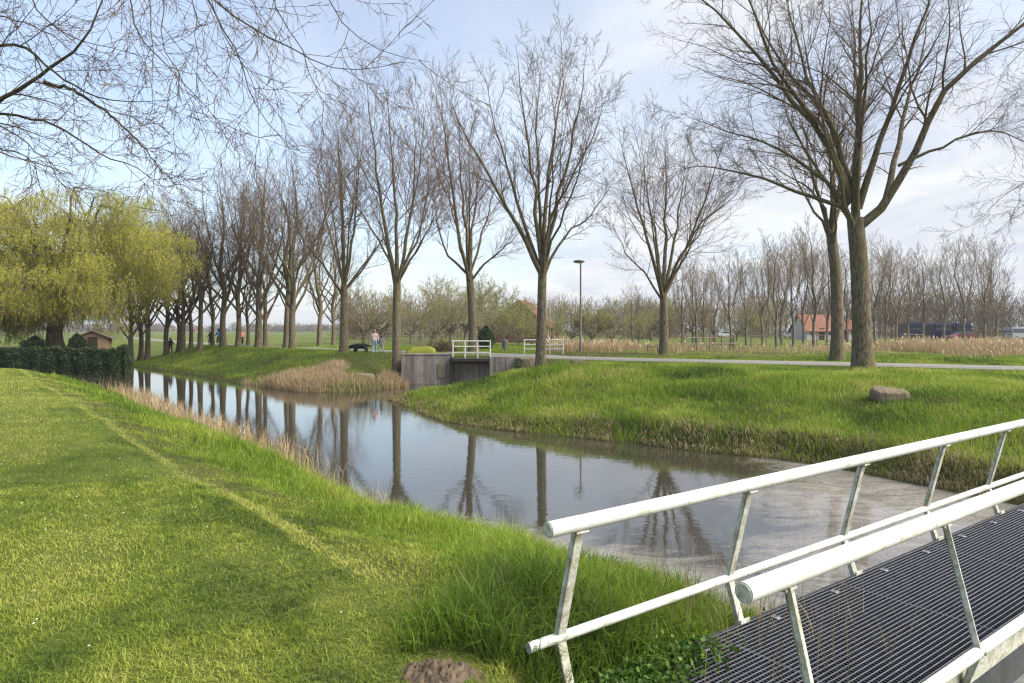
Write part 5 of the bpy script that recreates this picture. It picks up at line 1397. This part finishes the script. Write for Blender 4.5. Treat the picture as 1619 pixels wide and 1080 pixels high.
# ------------------------------------------------------------------ houses
def house(loc, rz, w_, dp, eave, ridge, wall, roof, label, name='farmhouse', over=.4, win=((-.3, 1.3), (.3, 1.3)), hip=0):
    o = empty(name, loc, rz, label, 'house')
    m = MB(); prism(m, [(-dp / 2, -.3), (dp / 2, -.3), (dp / 2, eave), (0, ridge), (-dp / 2, eave)], -w_ / 2, w_ / 2); m.build('wall', M[wall], o)
    m = MB(); sl = (ridge - eave) / (dp / 2)
    for s in (-1, 1): prism(m, [(0, ridge + .03), (0, ridge + .2), (s * (dp / 2 + over), eave - sl * over + .2), (s * (dp / 2 + over), eave - sl * over + .03)], -w_ / 2 - .35, w_ / 2 + .35)
    rf = m.build('roof', M[roof], o)
    if name == 'farmhouse': m = MB(); box(m, (w_ * .28, .2, ridge + .25), (.5, .5, 1.0), 0, 0, .03); m.build('chimney', M['brick'], rf)
    for fx, z in win:
        m = MB(); box(m, (fx * w_, -dp / 2 - .02, z), (1.15, .08, 1.15), 0, 0, .02); wd = m.build('window', M['white_car'], o)
        m = MB(); box(m, (fx * w_, -dp / 2 - .055, z), (.95, .04, .95)); m.build('pane', M['glass'], wd)
    m = MB(); box(m, (0, -dp / 2 - .02, 1.0), (1.0, .08, 2.1), 0, 0, .02); m.build('door', M['dark_gate'], o)
    return o
house(put(1286, 0, 122), .05, 5.4, 6, 1.7, 4.3, 'render_wall', 'roof_tile', 'low white farmhouse with an orange red roof behind the plantation')
house(put(1326, 0, 126), .05, 4.6, 5, 1.9, 3.4, 'render_wall', 'roof_brown', 'white outbuilding with a dull red roof right of the orange roofed farmhouse', 'outbuilding')
house(put(830, 0, 100), 1.35, 9, 8, 2.4, 5.9, 'brick', 'roof_brown', 'barn with a steep brown red roof behind the tree beside the concrete wall', 'barn', win=((-.3, 1.3),))
house(put(309, 0, 540), .1, 6, 6, 2.0, 4.0, 'render_wall', 'roof_brown', 'tiny white farmhouse on the horizon left of the cyclists')

# ------------------------------------------------------------------ rail pens and fences of rough timber
def rail_fence(pts, h, rails, label, spacing=2.2, r=.06, name='rail_fence', zoff=0):
    p0 = np.array(pts[0]); o = empty(name, (p0[0], p0[1], g1(*p0)), 0, label, 'fence'); ol = np.array(o.location); rng = np.random.default_rng(int(abs(p0[0] * 10)))
    for a, b in zip(pts[:-1], pts[1:]):
        a, b = np.array(a, float), np.array(b, float); L_ = np.linalg.norm(b - a); n = max(1, round(L_ / spacing))
        for i in range(n + 1):
            q = a + (b - a) * i / n; m = MB(); g = g1(*q)
            tube1(m, [np.array([q[0], q[1], g - .3]) - ol, np.array([q[0] + rng.normal() * .03, q[1], g + h * rng.uniform(1, 1.12)]) - ol], r, 8); m.build('post', M['wood'], o)
        for k in rails:
            m = MB(); tube1(m, [np.array([q[0], q[1] - .05, g1(*q) + h * k]) - ol for q in (a + (b - a) * t for t in np.linspace(-.02, 1.02, 6))], r * .62, 8); m.build('rail', M['wood'], o)
def xy(u, D): return ((u - U0) / F * D, D)
rail_fence([xy(1082, 52), xy(1160, 54)], 1.15, (.95, .5), 'rough timber rail pen among the slim trees, front side', 1.25)
rail_fence([xy(1095, 60), xy(1158, 61)], 1.1, (.95, .5), 'rough timber rail pen among the slim trees, rear side', 1.6)
rail_fence([xy(1024, 50), xy(1040, 50)], .55, (.9,), 'short low rail on two posts left of the lone tree', .8)
rail_fence([xy(1188, 62), xy(1212, 62)], 1.15, (.97,), 'two timber posts with a top rail right of the rail pen', 1.3)
rail_fence([xy(1428, 66), xy(1459, 66)], 1.25, (.97, ), 'timber post rail in front of the left navy van', 1.9)
rail_fence([xy(1292, 72), xy(1308, 72)], 1.2, (.97,), 'short timber rail left of the dark leaning trunk', 1.2)
rail_fence([xy(632, 62), xy(668, 62)], 1.2, (.97, .55), 'pale timber fence behind the tree at the wall end', 1.0)
rail_fence([xy(545, 74), xy(700, 74)], 1.15, (.95, .5), 'long timber fence along the orchard behind the walker', 2.6)

# brush heap behind the mossy mound
rng = np.random.default_rng(8); bx, by, bz = P2(700, 549, 50)
n = 420; c = np.stack([rng.normal(0, .55, n), rng.normal(0, .4, n), np.abs(rng.normal(.35, .28, n))], -1); d = norm(rng.normal(size=(n, 3)) * [1, 1, .45]) * rng.uniform(.3, .9, (n, 1))
m = MB(); v, q = tubes(np.stack([c - d / 2, c + rng.normal(size=(n, 3)) * .05, c + d / 2], 1), np.full((n, 3), .014), 4); m.add(v, q)
o = m.build('brush_heap', M['twig']); o.location = (bx, by, bz); tag(o, 'dark heap of cut branches behind the concrete wall, left of the near railing', 'brush heap')

# litter bin by the path
bx, by, bz = P2(798, 546, 51)
bn = empty('litter_bin', (bx, by, bz), 0, 'small dark litter bin on a post beside the path behind the near railing', 'litter bin')
m = MB(); tube1(m, [(0, 0, .25), (0, 0, .85)], [.17, .21], 16); m.build('bin_body', M['lamp_head'], bn)
m = MB(); tube1(m, [(0, .22, -.2), (0, .22, 1.05)], .035, 10); m.build('post', M['lamp_post'], bn)
m = MB(); tube1(m, [(0, 0, .9), (0, 0, .96)], [.24, .2], 16); m.build('lid', M['lamp_head'], bn)

# ------------------------------------------------------------------ the thin spring haze over the flat land
m = MB(); box(m, (0, 1300, 12.5), (5700, 3900, 28)); hz_ = NT('thin_haze')
pv = hz_.n('ShaderNodeVolumePrincipled'); pv.inputs['Color'].default_value = (.86, .90, 1, 1); pv.inputs['Density'].default_value = .0003; pv.inputs['Anisotropy'].default_value = .2
hz_.l(pv.outputs[0], hz_.out.inputs['Volume'])
o = m.build('haze', hz_.m); tag(o, 'thin pale haze over the flat land', 'haze', None, 'stuff')
SC.cycles.volume_bounces = 0

# ------------------------------------------------------------------ sky, sun, camera
SUN_EL, SUN_AZ = math.radians(42), math.radians(105)      # azimuth clockwise from straight ahead
wld = bpy.data.worlds.new('World'); SC.world = wld; wld.use_nodes = True
t = wld.node_tree; t.nodes.clear()
def N(typ, **kw):
    nd = t.nodes.new(typ)
    for k, v in kw.items(): setattr(nd, k, v)
    return nd
sky = N('ShaderNodeTexSky', sky_type='NISHITA', sun_disc=False, sun_elevation=SUN_EL, sun_rotation=SUN_AZ, altitude=0, air_density=1.0, dust_density=1.6, ozone_density=1.2)
tc = N('ShaderNodeTexCoord'); sep = N('ShaderNodeSeparateXYZ'); t.links.new(tc.outputs['Generated'], sep.inputs[0])
# cloud sheet: project the view direction onto a layer overhead
mx = N('ShaderNodeMath', operation='MAXIMUM'); t.links.new(sep.outputs['Z'], mx.inputs[0]); mx.inputs[1].default_value = 0
ad = N('ShaderNodeMath', operation='ADD'); t.links.new(mx.outputs[0], ad.inputs[0]); ad.inputs[1].default_value = .16
dv = N('ShaderNodeVectorMath', operation='DIVIDE'); t.links.new(tc.outputs['Generated'], dv.inputs[0])
cb = N('ShaderNodeCombineXYZ')
for i in range(3): t.links.new(ad.outputs[0], cb.inputs[i])
t.links.new(cb.outputs[0], dv.inputs[1])
mp = N('ShaderNodeMapping'); mp.inputs['Scale'].default_value = (.75, .55, 0); mp.inputs['Location'].default_value = (3.1, 1.7, 0); t.links.new(dv.outputs[0], mp.inputs['Vector'])
nz = N('ShaderNodeTexNoise'); nz.inputs['Scale'].default_value = 1.0; nz.inputs['Detail'].default_value = 5; nz.inputs['Roughness'].default_value = .5; nz.inputs['Distortion'].default_value = .4; t.links.new(mp.outputs[0], nz.inputs['Vector'])
# thicker towards the right and towards the horizon
m1 = N('ShaderNodeMath', operation='MULTIPLY_ADD'); t.links.new(sep.outputs['X'], m1.inputs[0]); m1.inputs[1].default_value = .42; t.links.new(nz.outputs['Fac'], m1.inputs[2])
m2 = N('ShaderNodeMath', operation='MULTIPLY_ADD'); t.links.new(mx.outputs[0], m2.inputs[0]); m2.inputs[1].default_value = -.42; t.links.new(m1.outputs[0], m2.inputs[2])
cr = N('ShaderNodeValToRGB'); cr.color_ramp.elements[0].position = .20; cr.color_ramp.elements[1].position = .56
cr.color_ramp.elements[0].color = (.36, .36, .36, 1); cr.color_ramp.elements[1].color = (.97, .97, .97, 1)
t.links.new(m2.outputs[0], cr.inputs[0])
mixn = N('ShaderNodeMix', data_type='RGBA'); t.links.new(cr.outputs[0], mixn.inputs[0]); t.links.new(sky.outputs[0], mixn.inputs[6]); n2_ = N('ShaderNodeTexNoise'); n2_.inputs['Scale'].default_value = 2.3; n2_.inputs['Detail'].default_value = 6; n2_.inputs['Roughness'].default_value = .55; n2_.inputs['Distortion'].default_value = .6; t.links.new(mp.outputs[0], n2_.inputs['Vector'])
c2_ = N('ShaderNodeValToRGB'); c2_.color_ramp.elements[0].position = .34; c2_.color_ramp.elements[1].position = .62; c2_.color_ramp.elements[0].color = (.50, .54, .63, 1); c2_.color_ramp.elements[1].color = (.74, .75, .765, 1); t.links.new(n2_.outputs['Fac'], c2_.inputs[0])
vs_ = N('ShaderNodeVectorMath', operation='SCALE'); vs_.inputs['Scale'].default_value = 4.15; t.links.new(c2_.outputs[0], vs_.inputs[0]); t.links.new(vs_.outputs[0], mixn.inputs[7])
bg = N('ShaderNodeBackground'); bg.inputs['Strength'].default_value = .148; t.links.new(mixn.outputs[2], bg.inputs['Color'])
wo = N('ShaderNodeOutputWorld'); t.links.new(bg.outputs[0], wo.inputs['Surface'])
sl = bpy.data.lights.new('sun', 'SUN'); sl.energy = 3.8; sl.angle = math.radians(45); sl.color = (1, .95, .87)
so = bpy.data.objects.new('sun', sl); C.objects.link(so)
from mathutils import Vector
sdv = Vector((math.sin(SUN_AZ) * math.cos(SUN_EL), math.cos(SUN_AZ) * math.cos(SUN_EL), math.sin(SUN_EL)))
so.rotation_euler = (-sdv).to_track_quat('-Z', 'Y').to_euler()
cam = bpy.data.cameras.new('camera'); co = bpy.data.objects.new('camera', cam); C.objects.link(co)
co.location = (0, 0, CAMZ); co.rotation_euler = (PI / 2, 0, 0)
cam.sensor_width = 36; cam.lens = 36 * F / 1619; cam.shift_y = -(540 - HZ) / 1619; cam.clip_end = 6000; cam.clip_start = .05
SC.camera = co
SC.view_settings.view_transform = 'Standard'; SC.view_settings.look = 'None'; SC.view_settings.gamma = 1; SC.view_settings.exposure = 1.10
SC.cycles.max_bounces = 6; SC.cycles.transparent_max_bounces = 6; SC.cycles.diffuse_bounces = 3; SC.cycles.glossy_bounces = 3; SC.cycles.transmission_bounces = 3
SC.cycles.use_denoising = True; SC.cycles.denoiser = 'OPENIMAGEDENOISE'; SC.cycles.denoising_input_passes = 'RGB_ALBEDO_NORMAL'; SC.cycles.denoising_prefilter = 'ACCURATE'
SC.cycles.filter_width = 1.3 if hasattr(SC.cycles, 'filter_width') else 1.5
